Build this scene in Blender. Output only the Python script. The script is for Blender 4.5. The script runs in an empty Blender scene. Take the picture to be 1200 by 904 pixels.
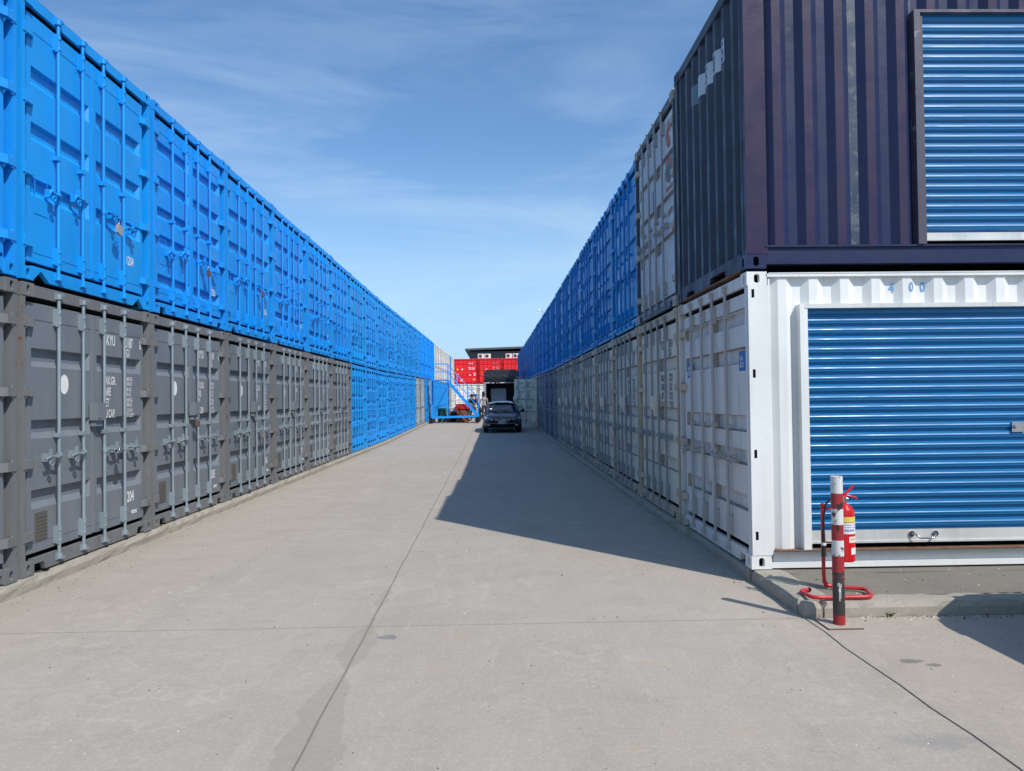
import bpy, bmesh, math, random
from mathutils import Vector, Matrix
R = math.radians
rnd = random.Random(7)
SC = bpy.context.scene
COL = SC.collection

# ------------------------------------------------------------------ camera
cam = bpy.data.cameras.new('camera')
cam.sensor_width = 36; cam.lens = 26.21; cam.clip_end = 6000; cam.clip_start = 0.05
co = bpy.data.objects.new('camera', cam); COL.objects.link(co)
rr = Vector((0.999649, -0.023472, -0.012265)); uu = Vector((0.011824, -0.018846, 0.999752)); bb = Vector((-0.023697, -0.999547, -0.018562))
rr.normalize(); bb.normalize(); uu = bb.cross(rr).normalized(); rr = uu.cross(bb)
co.matrix_world = Matrix(((rr.x, uu.x, bb.x, 0), (rr.y, uu.y, bb.y, 0), (rr.z, uu.z, bb.z, 1.617), (0, 0, 0, 1)))
SC.camera = co

# ------------------------------------------------------------------ sky and sun
SUN = Vector((3.02, -3.73, 5.44)).normalized()
EL = math.asin(SUN.z); AZ = math.atan2(SUN.x, SUN.y)
W = bpy.data.worlds.new('World'); SC.world = W; W.use_nodes = True
wn = W.node_tree; wn.nodes.clear()
def wnode(t, **k):
    n = wn.nodes.new(t)
    for a, b in k.items(): setattr(n, a, b)
    return n
sky = wnode('ShaderNodeTexSky', sky_type='NISHITA', sun_disc=False, sun_elevation=EL, sun_rotation=AZ, air_density=1.15, dust_density=0.6, ozone_density=3.2, altitude=20)
tc = wnode('ShaderNodeTexCoord')
mp = wnode('ShaderNodeMapping'); mp.inputs['Scale'].default_value = (1.0, 1.5, 5.5); mp.inputs['Rotation'].default_value = (0.15, 0.22, 0.5)
no = wnode('ShaderNodeTexNoise'); no.inputs['Scale'].default_value = 2.3; no.inputs['Detail'].default_value = 9; no.inputs['Roughness'].default_value = 0.62; no.inputs['Distortion'].default_value = 0.5
no2 = wnode('ShaderNodeTexNoise'); no2.inputs['Scale'].default_value = 1.1; no2.inputs['Detail'].default_value = 3
cr = wnode('ShaderNodeMapRange'); cr.inputs[1].default_value = 0.40; cr.inputs[2].default_value = 0.85; cr.inputs[3].default_value = 0; cr.inputs[4].default_value = 0.62
cr2 = wnode('ShaderNodeMapRange'); cr2.inputs[1].default_value = 0.30; cr2.inputs[2].default_value = 0.62
mu = wnode('ShaderNodeMath', operation='MULTIPLY')
mx = wnode('ShaderNodeMix', data_type='RGBA'); mx.inputs[7].default_value = (6.4, 8.0, 9.6, 1)
bg = wnode('ShaderNodeBackground'); bg.inputs[1].default_value = 0.107
wo = wnode('ShaderNodeOutputWorld')
L = wn.links.new
L(tc.outputs['Generated'], mp.inputs[0]); L(mp.outputs[0], no.inputs['Vector']); L(mp.outputs[0], no2.inputs['Vector'])
L(no.outputs[0], cr.inputs[0]); L(no2.outputs[0], cr2.inputs[0]); L(cr.outputs[0], mu.inputs[0]); L(cr2.outputs[0], mu.inputs[1])
hz = wnode('ShaderNodeSeparateXYZ'); L(tc.outputs['Generated'], hz.inputs[0])
hr_ = wnode('ShaderNodeMapRange', interpolation_type='SMOOTHSTEP'); hr_.inputs[1].default_value = .34; hr_.inputs[2].default_value = -.02; hr_.inputs[3].default_value = 0; hr_.inputs[4].default_value = .92; L(hz.outputs[2], hr_.inputs[0])
tn = wnode('ShaderNodeMix', data_type='RGBA', blend_type='MULTIPLY'); tn.inputs[0].default_value = 1; tn.inputs[7].default_value = (1.0, 1.26, 1.46, 1); L(sky.outputs[0], tn.inputs[6])
hm = wnode('ShaderNodeMix', data_type='RGBA'); hm.inputs[7].default_value = (4.3, 6.6, 9.4, 1); L(hr_.outputs[0], hm.inputs[0]); L(tn.outputs[2], hm.inputs[6])
L(mu.outputs[0], mx.inputs[0]); L(hm.outputs[2], mx.inputs[6]); L(mx.outputs[2], bg.inputs[0]); L(bg.outputs[0], wo.inputs[0])
sl = bpy.data.lights.new('sun', 'SUN'); sl.energy = 4.5; sl.angle = R(0.53); sl.color = (1.0, 0.95, 0.875)
so = bpy.data.objects.new('sun', sl); COL.objects.link(so); so.rotation_euler = SUN.to_track_quat('Z', 'Y').to_euler(); so.location = (20, -25, 40)
vs = SC.view_settings; vs.view_transform = 'Standard'; vs.look = 'None'; vs.gamma = 1; vs.exposure = 0.0; vs.use_curve_mapping = False

# ------------------------------------------------------------------ mesh helper
class MB:
    def __init__(s): s.v = []; s.f = []; s.m = []; s.sm = []; s.T = None
    def add(s, vs, fs, m=0, smooth=False):
        o = len(s.v); s.v += [tuple(v) for v in vs]
        for f in fs: s.f.append(tuple(i + o for i in f)); s.m.append(m); s.sm.append(smooth)
    def box(s, x0, x1, y0, y1, z0, z1, m=0):
        s.add([(x0,y0,z0),(x1,y0,z0),(x1,y1,z0),(x0,y1,z0),(x0,y0,z1),(x1,y0,z1),(x1,y1,z1),(x0,y1,z1)],
              [(0,3,2,1),(4,5,6,7),(0,1,5,4),(1,2,6,5),(2,3,7,6),(3,0,4,7)], m)
    def quad(s, a, b, c, d, m=0): s.add([a,b,c,d], [(0,1,2,3)], m)
    def prism(s, pts, axis, a, b, m=0):
        """closed polygon pts (2d) extruded along axis ('x','y','z') from a to b"""
        n = len(pts)
        def P(p, t): return {'x': (t, p[0], p[1]), 'y': (p[0], t, p[1]), 'z': (p[0], p[1], t)}[axis]
        vs = [P(p, a) for p in pts] + [P(p, b) for p in pts]
        s.add(vs, [tuple(range(n)), tuple(range(2*n-1, n-1, -1))] + [(i, i+n, (i+1) % n + n, (i+1) % n) for i in range(n)], m)
    def tube(s, p, q, r, n=8, m=0, r2=None, cap=True):
        p, q = Vector(p), Vector(q); d = (q-p).normalized()
        a = d.orthogonal().normalized(); b = d.cross(a); r2 = r if r2 is None else r2
        vs = [p + (a*math.cos(t)+b*math.sin(t))*r for t in [2*math.pi*i/n for i in range(n)]] + [q + (a*math.cos(t)+b*math.sin(t))*r2 for t in [2*math.pi*i/n for i in range(n)]]
        s.add(vs, [(i, (i+1) % n, (i+1) % n+n, i+n) for i in range(n)], m, True)
        if cap: s.add(vs, [tuple(range(n-1, -1, -1)), tuple(range(n, 2*n))], m)
    def path(s, pts, r, n=8, m=0, caps=True):
        pts = [Vector(p) for p in pts]; rings = []; a = None
        for i, p in enumerate(pts):
            d = (pts[min(i+1, len(pts)-1)] - pts[max(i-1, 0)]).normalized()
            a = d.orthogonal().normalized() if a is None else (a - d*a.dot(d)).normalized()
            b = d.cross(a)
            rings.append([p + (a*math.cos(2*math.pi*k/n) + b*math.sin(2*math.pi*k/n))*r for k in range(n)])
        vs = [v for g in rings for v in g]; fs = []
        for i in range(len(pts)-1):
            for k in range(n): fs.append((i*n+k, i*n+(k+1) % n, (i+1)*n+(k+1) % n, (i+1)*n+k))
        s.add(vs, fs, m, True)
        if caps: s.add(rings[0][::-1], [tuple(range(n))], m); s.add(rings[-1], [tuple(range(n))], m)
    def lathe(s, prof, c=(0,0,0), n=20, m=0, mats=None, axis='z', smooth=True):
        vs = []
        for r, z in prof:
            for k in range(n):
                t = 2*math.pi*k/n; x, y = r*math.cos(t), r*math.sin(t)
                vs.append({'z': (c[0]+x, c[1]+y, c[2]+z), 'y': (c[0]+x, c[1]+z, c[2]+y), 'x': (c[0]+z, c[1]+x, c[2]+y)}[axis])
        for i in range(len(prof)-1):
            fs = [(i*n+k, i*n+(k+1) % n, (i+1)*n+(k+1) % n, (i+1)*n+k) for k in range(n)]
            o = vs
            s.add([o[j] for j in range(i*n, (i+2)*n)], [tuple(a-i*n for a in f) for f in fs], mats[i] if mats else m, smooth)
    def holed(s, o, u, v, w, h, hw, hh, depth, m=0, mh=1, n=10):
        """rectangle o..o+u*w..+v*h with an oval recess in the middle"""
        o, u, v = Vector(o), Vector(u), Vector(v); nn = u.cross(v)
        c = o + u*w/2 + v*h/2; rect = []; ov = []; inn = []
        for k in range(n):
            t = 2*math.pi*(k+.5)/n; cx, cz = math.cos(t), math.sin(t)
            e = max(abs(cx), abs(cz)); rect.append(c + u*(cx/e*w/2) + v*(cz/e*h/2))
            sx = hw/2*max(-1, min(1, cx*1.15)); sz = (hh/2-hw/2)*(1 if cz > 0 else -1) + hw/2*cz
            p = c + u*sx + v*sz; ov.append(p); inn.append(p - nn*depth)
        corners = [o, o+u*w, o+u*w+v*h, o+v*h]
        s.add(rect+ov, [(k, (k+1) % n, (k+1) % n+n, k+n) for k in range(n)], m)
        # fill rectangle corners
        for cc in corners:
            ks = sorted(range(n), key=lambda k: (rect[k]-cc).length)[:2]
            s.add([cc, rect[ks[0]], rect[ks[1]]], [(0, 1, 2)], m)
        s.add(ov+inn, [(k, (k+1) % n, (k+1) % n+n, k+n) for k in range(n)], m)
        s.add(inn, [tuple(range(n))], mh)
    def mesh(s, name, mats, bevel=0):
        me = bpy.data.meshes.new(name)
        vs = [s.T(v) for v in s.v] if s.T else s.v
        me.from_pydata(vs, [], s.f)
        for m in mats: me.materials.append(m)
        me.polygons.foreach_set('material_index', s.m)
        me.polygons.foreach_set('use_smooth', s.sm)
        me.update()
        return me
def add_obj(name, me, parent=None, loc=None, rot=None):
    o = bpy.data.objects.new(name, me); COL.objects.link(o)
    if parent: o.parent = parent
    if loc is not None: o.location = loc
    if rot is not None: o.rotation_euler = rot
    return o
def build(mb, name, mats, parent=None, **k):
    if not isinstance(mats, (list, tuple)): mats = [mats]
    return add_obj(name, mb.mesh(name, mats), parent, **k)
def tag(o, label=None, cat=None, group=None, kind=None):
    if label: o['label'] = label
    if cat: o['category'] = cat
    if group: o['group'] = group
    if kind: o['kind'] = kind
    return o
def thing(name, label, cat, loc=(0,0,0), rz=0, group=None):
    o = add_obj(name, None, None, loc, (0,0,rz)); o.empty_display_size = .3
    return tag(o, label, cat, group)
def bevelled(o, w, seg=1):
    bm = bmesh.new(); bm.from_mesh(o.data); bmesh.ops.remove_doubles(bm, verts=bm.verts, dist=1e-5)
    bmesh.ops.bevel(bm, geom=list(bm.edges), offset=w, segments=seg, affect='EDGES', profile=.5, clamp_overlap=True)
    bm.to_mesh(o.data); bm.free(); return o
KIDS = {}
def copy_tree(o, parent=None):
    c = o.copy(); COL.objects.link(c); c.parent = parent
    for ch in o.children: copy_tree(ch, c)
    return c
def text_verts(strings):
    """strings: (text, x_left, z_base, height, xscale); returns verts (x,z), faces"""
    V, F = [], []
    for st, x, z, h, xs in strings:
        cu = bpy.data.curves.new('t', 'FONT'); cu.body = st; cu.size = 1; cu.resolution_u = 2; cu.offset = .018
        ob = bpy.data.objects.new('t', cu); COL.objects.link(ob)
        dg = bpy.context.evaluated_depsgraph_get(); me = bpy.data.meshes.new_from_object(ob.evaluated_get(dg))
        o = len(V); k = h/0.70
        V += [(x + v.co.x*k*xs, z + v.co.y*k) for v in me.vertices]
        F += [tuple(i+o for i in p.vertices) for p in me.polygons]
        bpy.data.objects.remove(ob); bpy.data.curves.remove(cu); bpy.data.meshes.remove(me)
    return V, F

# ------------------------------------------------------------------ materials
MATS = {}
def nodes(name):
    m = bpy.data.materials.new(name); m.use_nodes = True; nt = m.node_tree
    b = nt.nodes['Principled BSDF']; MATS[name] = m
    def N(t, **k):
        n = nt.nodes.new(t)
        for a, c in k.items():
            if a == 'i':
                for kk, vv in c.items(): n.inputs[kk].default_value = vv
            else: setattr(n, a, c)
        return n
    return m, nt, b, N, nt.links.new
def c4(c): return (c[0], c[1], c[2], 1)
def noise_mask(N, Lk, vec, scale, lo, hi, detail=4, rough=.55, strength=1, dist=0):
    n = N('ShaderNodeTexNoise', i={'Scale': scale, 'Detail': detail, 'Roughness': rough, 'Distortion': dist}); Lk(vec, n.inputs['Vector'])
    r = N('ShaderNodeMapRange', i={1: lo, 2: hi, 3: 0, 4: strength}); Lk(n.outputs[0], r.inputs[0]); return r.outputs[0]
def mixc(N, Lk, fac, a, b, blend='MIX'):
    m = N('ShaderNodeMix', data_type='RGBA', blend_type=blend)
    if isinstance(fac, float): m.inputs[0].default_value = fac
    else: Lk(fac, m.inputs[0])
    for s, x in ((6, a), (7, b)):
        if isinstance(x, tuple): m.inputs[s].default_value = c4(x)
        else: Lk(x, m.inputs[s])
    return m.outputs[2]
def paint(name, col, rough=.42, dust=.25, rust=.0, dirt=.3, dustc=(.45,.42,.38), chips=0, chipc=(.2,.22,.25), dent=.5, spec=.5, metallic=0, tint=True, rustc=(.13,.045,.018)):
    m, nt, b, N, Lk = nodes(name)
    g = N('ShaderNodeNewGeometry'); P = g.outputs['Position']
    st = N('ShaderNodeMapping', i={'Scale': (7, 7, .7)}); Lk(P, st.inputs[0])
    base = col
    if tint:
        oi = N('ShaderNodeObjectInfo'); base = mixc(N, Lk, 1.0, c4(col)[:3], oi.outputs['Color'], 'MULTIPLY')
    dk = tuple(x*.62 for x in col)
    c = mixc(N, Lk, noise_mask(N, Lk, P, .9, .35, .75, 5, strength=.35), base, dk)
    c = mixc(N, Lk, noise_mask(N, Lk, st.outputs[0], 1.4, .5, .8, 5, strength=dirt), c, tuple(x*.45+.01 for x in col))
    c = mixc(N, Lk, noise_mask(N, Lk, st.outputs[0], .6, .48, .8, 6, strength=dust), c, dustc)
    c = mixc(N, Lk, noise_mask(N, Lk, P, 26, .66, .72, 5, .75, strength=dirt*.9), c, tuple(x*.5 for x in col))
    fs = N('ShaderNodeMapping', i={'Scale': (40, 40, 1.3)}); Lk(P, fs.inputs[0])
    c = mixc(N, Lk, noise_mask(N, Lk, fs.outputs[0], 1, .60, .75, 4, .6, strength=dirt*.7), c, tuple(x*.55+.008 for x in col))
    if chips:
        cm = noise_mask(N, Lk, P, 9, .66-.12*chips, .67-.12*chips+.01, 8, .7)
        c = mixc(N, Lk, cm, c, chipc)
    if rust:
        c = mixc(N, Lk, noise_mask(N, Lk, P, 14, .68-.16*rust, .72-.16*rust, 8, .7, strength=.9), c, rustc)
        c = mixc(N, Lk, noise_mask(N, Lk, st.outputs[0], 2.2, .62-.1*rust, .85, 8, .7, strength=.6), c, tuple(x*1.6 for x in rustc))
    Lk(c, b.inputs['Base Color'])
    rr_ = N('ShaderNodeMapRange', i={1: .3, 2: .7, 3: rough-.08, 4: rough+.18}); nn = N('ShaderNodeTexNoise', i={'Scale': 4, 'Detail': 5}); Lk(P, nn.inputs['Vector']); Lk(nn.outputs[0], rr_.inputs[0]); Lk(rr_.outputs[0], b.inputs['Roughness'])
    b.inputs['Specular IOR Level'].default_value = spec; b.inputs['Metallic'].default_value = metallic
    if dent:
        n1 = N('ShaderNodeTexNoise', i={'Scale': 1.7, 'Detail': 4}); Lk(P, n1.inputs['Vector'])
        n2 = N('ShaderNodeTexNoise', i={'Scale': 60, 'Detail': 3}); Lk(P, n2.inputs['Vector'])
        b1 = N('ShaderNodeBump', i={'Strength': .5*dent, 'Distance': .03}); Lk(n1.outputs[0], b1.inputs['Height'])
        b2 = N('ShaderNodeBump', i={'Strength': .3, 'Distance': .002}); Lk(n2.outputs[0], b2.inputs['Height']); Lk(b1.outputs[0], b2.inputs['Normal']); Lk(b2.outputs[0], b.inputs['Normal'])
    return m
def flat(name, col, rough=.5, metallic=0, spec=.5):
    m, nt, b, N, Lk = nodes(name)
    g = N('ShaderNodeNewGeometry')
    c = mixc(N, Lk, noise_mask(N, Lk, g.outputs['Position'], 6, .35, .8, 6, strength=.45), tuple(col), tuple(x*.6 for x in col))
    Lk(c, b.inputs['Base Color']); b.inputs['Roughness'].default_value = rough; b.inputs['Metallic'].default_value = metallic; b.inputs['Specular IOR Level'].default_value = spec
    return m
M_GREY = paint('grey container paint', (.165,.185,.208), .5, dust=.12, rust=.0, dirt=.25, dustc=(.25,.27,.30))
M_FRAME_RUST = paint('grey rusty frame paint', (.16,.165,.17), .6, dust=.2, rust=.42, dirt=.4, dustc=(.3,.29,.26))
M_GALV = paint('galvanised steel', (.29,.35,.385), .45, dust=.1, rust=.12, dirt=.35, dent=0, metallic=.35)
M_BLUE = paint('bright blue paint', (.003,.30,.81), .38, dust=.12, rust=.0, dirt=.16, dustc=(.06,.36,.80), dent=.8)
M_BLUE_HW = paint('bright blue hardware paint', (.003,.30,.81), .38, dust=.03, rust=.0, dirt=.15, dustc=(.10,.42,.8), dent=0)
M_CREAM = paint('cream container paint', (.74,.69,.57), .55, dust=.2, rust=.12, dirt=.5)
M_CREAM_FR = paint('cream frame paint', (.50,.43,.32), .55, dust=.2, rust=.3, dirt=.5)
M_STEELBLUE = paint('blue grey bar steel', (.29,.31,.33), .45, dust=.1, rust=.12, dirt=.3, dent=0, metallic=.2)
M_WHITE = paint('white container paint', (.74,.75,.73), .4, dust=.1, rust=.04, dirt=.16, dustc=(.5,.46,.4), rustc=(.35,.2,.1))
M_LGREY = paint('light grey door paint', (.68,.68,.66), .5, dust=.15, rust=.12, dirt=.5)
M_LGREY_HW = paint('grey bar paint', (.40,.39,.38), .5, dust=.1, rust=.2, dirt=.4, dent=0)
M_NAVY = paint('navy container paint', (.016,.024,.075), .40, dust=.3, rust=.0, dirt=.45, dustc=(.026,.036,.085), dent=.8, spec=.3)
M_NAVYP = paint('purple navy paint', (.028,.018,.058), .42, dust=.3, rust=.0, dirt=.45, dustc=(.038,.026,.07), dent=.8, spec=.3)  # purple tone for the outer rib flats and the corner post
M_NAVYW = paint('navy paint peeling', (.030,.045,.085), .4, dust=.5, rust=.05, dirt=.5, dustc=(.07,.085,.12), chips=.9, chipc=(.085,.10,.12), dent=.8)
M_NAVY_D = paint('dark navy end wall paint', (.030,.036,.058), .5, dust=.15, rust=.0, dirt=.3, dustc=(.06,.07,.09))
M_NAVYJ = paint('worn door jamb paint', (.065,.062,.095), .5, dust=.3, rust=.0, dirt=.5, chips=.35, chipc=(.22,.23,.26))
M_RUST = paint('rusty steel', (.16,.085,.05), .8, dust=.2, rust=.9, dirt=.5)
M_DKBLUE = paint('dark blue container paint', (.03,.07,.17), .45, dust=.08, rust=.05, dirt=.3)
M_SLATE = paint('slate container paint', (.09,.11,.14), .5, dust=.1, rust=.05, dirt=.3)
M_RED = paint('red container paint', (.78,.010,.018), .5, dust=.0, rust=.0, dirt=.12)
M_SLAT = paint('blue roller shutter paint', (.003,.155,.37), .34, dust=.0, rust=0, dirt=.12, dustc=(.2,.3,.4), dent=0, spec=.5, tint=False)
M_GRIME_SHADE = paint('paint with grime and rust at the folds', (.36,.32,.26), .8, dust=.2, rust=.35, dirt=.6, dent=0)  # darker slope colour paints shade into the door recesses, along with some grime
M_BLACK = flat('black void', (.006,.006,.006), .9, spec=.1)
M_RUB = flat('black rubber', (.022,.022,.024), .75, spec=.3)
M_LETW = flat('white stencil', (.78,.78,.76), .6)
M_LETD = flat('dark blue stencil', (.05,.07,.13), .6)
M_LETB = flat('light blue stencil', (.16,.35,.62), .6)
M_PLATE = flat('vent plate', (.105,.095,.08), .7)
M_STICK = flat('blue sticker', (.012,.13,.42), .4)
M_OR = flat('orange logo', (.36,.13,.10), .6)
M_TAPEW = flat('pale sticker', (.50,.58,.62), .6)
M_TAPET = flat('teal worn sticker', (.12,.20,.25), .6)
M_ALU = paint('aluminium trim', (.66,.66,.63), .4, dust=.1, rust=.08, dirt=.3, dent=0, metallic=.3, tint=False)
M_BRASS = flat('padlock body', (.55,.50,.42), .35, .6)
M_LOCKDK = flat('rusty padlock', (.16,.08,.05), .6, .2)
M_BRED = paint('bollard red paint', (.36,.018,.025), .45, chips=.55, chipc=(.03,.02,.02), dust=.05, rust=.3, dirt=.3, dent=0, tint=False)
M_BWHT = paint('bollard white paint', (.70,.69,.66), .5, chips=.55, chipc=(.05,.03,.03), dust=.1, rust=.4, dirt=.3, dent=0, tint=False)
M_BBLK = paint('bollard black paint', (.03,.028,.028), .5, dust=.1, rust=.4, chips=1.0, chipc=(.25,.04,.04), dirt=.2, dent=0, tint=False)
M_EXT = flat('extinguisher red', (.60,.012,.015), .22)
M_REDTUBE = paint('red tube paint', (.55,.02,.025), .35, dust=.05, rust=.08, dent=0, tint=False)
M_YEL = flat('yellow label', (.72,.62,.12), .5)
M_LAB = flat('white label', (.75,.74,.70), .5)
M_LABB = flat('blue print', (.1,.2,.5), .5)
M_LABO = flat('orange print', (.7,.25,.04), .5)
M_CHROME = flat('bright chrome', (.6,.6,.6), .15, 1)

def concrete(name, col, wet=True):
    m, nt, b, N, Lk = nodes(name)
    g = N('ShaderNodeNewGeometry'); P = g.outputs['Position']
    c = mixc(N, Lk, noise_mask(N, Lk, P, .35, .35, .7, 5, strength=.55), tuple(col), tuple(x*.82 for x in col))
    c = mixc(N, Lk, noise_mask(N, Lk, P, 1.7, .45, .75, 8, .65, strength=.85, dist=1.2), c, (col[0]*.78, col[1]*.79, col[2]*.80))
    c = mixc(N, Lk, noise_mask(N, Lk, P, 5, .5, .8, 9, .7, strength=.45, dist=2.5), c, tuple(x*1.22 for x in col))
    st = N('ShaderNodeMapping', i={'Scale': (1, .16, 1), 'Rotation': (0, 0, R(78))}); Lk(P, st.inputs[0])
    c = mixc(N, Lk, noise_mask(N, Lk, st.outputs[0], 9, .56, .70, 6, .6, strength=.30, dist=1.5), c, tuple(x*1.25 for x in col))
    st2 = N('ShaderNodeMapping', i={'Scale': (.12, 1, 1), 'Rotation': (0, 0, R(-62))}); Lk(P, st2.inputs[0])
    c = mixc(N, Lk, noise_mask(N, Lk, st2.outputs[0], 7, .58, .74, 6, .6, strength=.30, dist=2), c, tuple(x*.74 for x in col))
    st3 = N('ShaderNodeMapping', i={'Scale': (1.5, .05, 1)}); Lk(P, st3.inputs[0])
    c = mixc(N, Lk, noise_mask(N, Lk, st3.outputs[0], 1.6, .48, .72, 6, .6, strength=.32, dist=.4), c, tuple(x*.78 for x in col))
    # grain
    c = mixc(N, Lk, noise_mask(N, Lk, P, 120, .35, .65, 3, .85, strength=.42), c, tuple(x*.60 for x in col))
    c = mixc(N, Lk, noise_mask(N, Lk, P, 45, .52, .66, 5, .8, strength=.38), c, tuple(min(1, x*1.45) for x in col))
    c = mixc(N, Lk, noise_mask(N, Lk, P, 22, .60, .70, 6, .8, strength=.35), c, tuple(x*.6 for x in col))
    sw = N('ShaderNodeTexWave', wave_type='RINGS', i={'Scale': 1.1, 'Distortion': 26, 'Detail': 5, 'Detail Scale': 1.1, 'Detail Roughness': .62}); Lk(P, sw.inputs['Vector'])
    sr = N('ShaderNodeMapRange', i={1: .80, 2: 1.0, 3: 0, 4: .20}); Lk(sw.outputs['Fac'], sr.inputs[0])
    sm_ = N('ShaderNodeMath', operation='MULTIPLY'); Lk(sr.outputs[0], sm_.inputs[0]); Lk(noise_mask(N, Lk, P, .6, .48, .62), sm_.inputs[1])
    c = mixc(N, Lk, sm_.outputs[0], c, tuple(min(1, x*1.4) for x in col))
    v = N('ShaderNodeTexVoronoi', i={'Scale': 3.1, 'Randomness': 1}); Lk(P, v.inputs['Vector'])
    r = N('ShaderNodeMapRange', i={1: .045, 2: .03, 3: 0, 4: .55}); Lk(v.outputs['Distance'], r.inputs[0])
    rm = N('ShaderNodeMath', operation='MULTIPLY'); Lk(r.outputs[0], rm.inputs[0]); Lk(noise_mask(N, Lk, P, 1.3, .52, .56), rm.inputs[1])
    c = mixc(N, Lk, rm.outputs[0], c, (.10, .095, .09))
    if wet:
        sx = N('ShaderNodeSeparateXYZ'); Lk(P, sx.inputs[0])
        wob = N('ShaderNodeTexNoise', i={'Scale': 1.6, 'Detail': 5, 'Roughness': .55}); Lk(P, wob.inputs['Vector'])
        def spot(cx, cy, rx, ry, colr, stren, edge=.35):
            mp_ = N('ShaderNodeMapping', vector_type='POINT', i={'Location': (-cx/rx, -cy/ry, 0), 'Scale': (1/rx, 1/ry, 0)}); Lk(P, mp_.inputs[0])
            ln = N('ShaderNodeVectorMath', operation='LENGTH'); Lk(mp_.outputs[0], ln.inputs[0])
            w2 = N('ShaderNodeTexNoise', i={'Scale': 9, 'Detail': 6, 'Roughness': .65}); Lk(P, w2.inputs['Vector'])
            ad = N('ShaderNodeMath', operation='MULTIPLY_ADD', i={1: 2.2, 2: -1.1}); Lk(w2.outputs[0], ad.inputs[0])
            a2 = N('ShaderNodeMath', operation='ADD'); Lk(ln.outputs['Value'], a2.inputs[0]); Lk(ad.outputs[0], a2.inputs[1])
            r2 = N('ShaderNodeMapRange', i={1: 1.0, 2: 1-edge, 3: 0, 4: stren}); Lk(a2.outputs[0], r2.inputs[0])
            return mixc(N, Lk, r2.outputs[0], c, colr)
        # damp looking stain following the long joint
        d = N('ShaderNodeMath', operation='MULTIPLY_ADD', i={1: .0058, 2: .885}); Lk(sx.outputs['Y'], d.inputs[0])
        dx = N('ShaderNodeMath', operation='ADD'); Lk(sx.outputs['X'], dx.inputs[0]); Lk(d.outputs[0], dx.inputs[1])
        ab = N('ShaderNodeMath', operation='ABSOLUTE'); Lk(dx.outputs[0], ab.inputs[0])
        wy = N('ShaderNodeMapRange', i={1: 2.5, 2: 8.8, 3: .30, 4: -.06}); Lk(sx.outputs['Y'], wy.inputs[0])
        wn2 = N('ShaderNodeMath', operation='MULTIPLY_ADD', i={1: .42, 2: -.30}); Lk(wob.outputs[0], wn2.inputs[0])
        wd = N('ShaderNodeMath', operation='ADD'); Lk(wy.outputs[0], wd.inputs[0]); Lk(wn2.outputs[0], wd.inputs[1])
        df = N('ShaderNodeMath', operation='SUBTRACT'); Lk(wd.outputs[0], df.inputs[0]); Lk(ab.outputs[0], df.inputs[1])
        r3 = N('ShaderNodeMapRange', i={1: 0, 2: .012, 3: 0, 4: .42}); Lk(df.outputs[0], r3.inputs[0])
        c = mixc(N, Lk, r3.outputs[0], c, tuple(x*.66 for x in col))
        c = spot(-.25, 5.16, .17, .16, (.42, .32, .20), 0.28, .9)
        c = spot(-.36, 4.52, .14, .13, (.42, .32, .20), 0.28, .9)
        c = spot(1.2, 3.6, .09, .08, (.42, .32, .20), 0.32, .9); c = spot(.85, 3.62, .07, .05, (.42, .32, .20), 0.28, .9)
        c = spot(.62, 3.45, .10, .05, (.42, .32, .20), 0.36, .9); c = spot(.93, 4.55, .13, .05, (.42, .32, .20), 0.40, .9)
        c = spot(2.50, 4.49, .07, .045, (.11, .105, .10), .7, .1); c = spot(2.60, 4.42, .05, .03, (.11, .105, .10), .7, .1)
        c = spot(2.05, 3.45, .28, .10, (.22, .22, .225), .55, .8); c = spot(-.75, 5.15, .07, .05, (.14, .14, .15), .6, .2)
        
        # dirt gathered along the kerbs
        for s_, x0 in ((-1, -3.95), (1, 2.05)):
            e = N('ShaderNodeMath', operation='MULTIPLY_ADD', i={1: float(s_), 2: -s_*x0}); Lk(sx.outputs['X'], e.inputs[0])
            e2 = N('ShaderNodeMath', operation='MULTIPLY_ADD', i={1: .5, 2: -.28}); Lk(wob.outputs[0], e2.inputs[0])
            e3 = N('ShaderNodeMath', operation='ADD'); Lk(e.outputs[0], e3.inputs[0]); Lk(e2.outputs[0], e3.inputs[1])
            r4 = N('ShaderNodeMapRange', i={1: -.25, 2: .12, 3: 0, 4: .42 if s_ < 0 else .15}); Lk(e3.outputs[0], r4.inputs[0])
            c = mixc(N, Lk, r4.outputs[0], c, (col[0]*.68, col[1]*.64, col[2]*.58))
    Lk(c, b.inputs['Base Color']); b.inputs['Roughness'].default_value = .82; b.inputs['Specular IOR Level'].default_value = .35
    n1 = N('ShaderNodeTexNoise', i={'Scale': 6, 'Detail': 9, 'Roughness': .7, 'Distortion': 1.5}); Lk(P, n1.inputs['Vector'])
    n2 = N('ShaderNodeTexNoise', i={'Scale': 160, 'Detail': 2}); Lk(P, n2.inputs['Vector'])
    b1 = N('ShaderNodeBump', i={'Strength': .5, 'Distance': .008}); Lk(n1.outputs[0], b1.inputs['Height'])
    b2 = N('ShaderNodeBump', i={'Strength': .6, 'Distance': .003}); Lk(n2.outputs[0], b2.inputs['Height']); Lk(b1.outputs[0], b2.inputs['Normal']); Lk(b2.outputs[0], b.inputs['Normal'])
    return m
M_CONC = concrete('yard concrete', (.415,.368,.310))
M_CONC_S = concrete('pavement concrete', (.215,.195,.158), False)
M_KERB = concrete('kerb concrete', (.36,.33,.27), False)
M_DIRT = flat('dark joint filler', (.055,.05,.043), .95)

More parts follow.
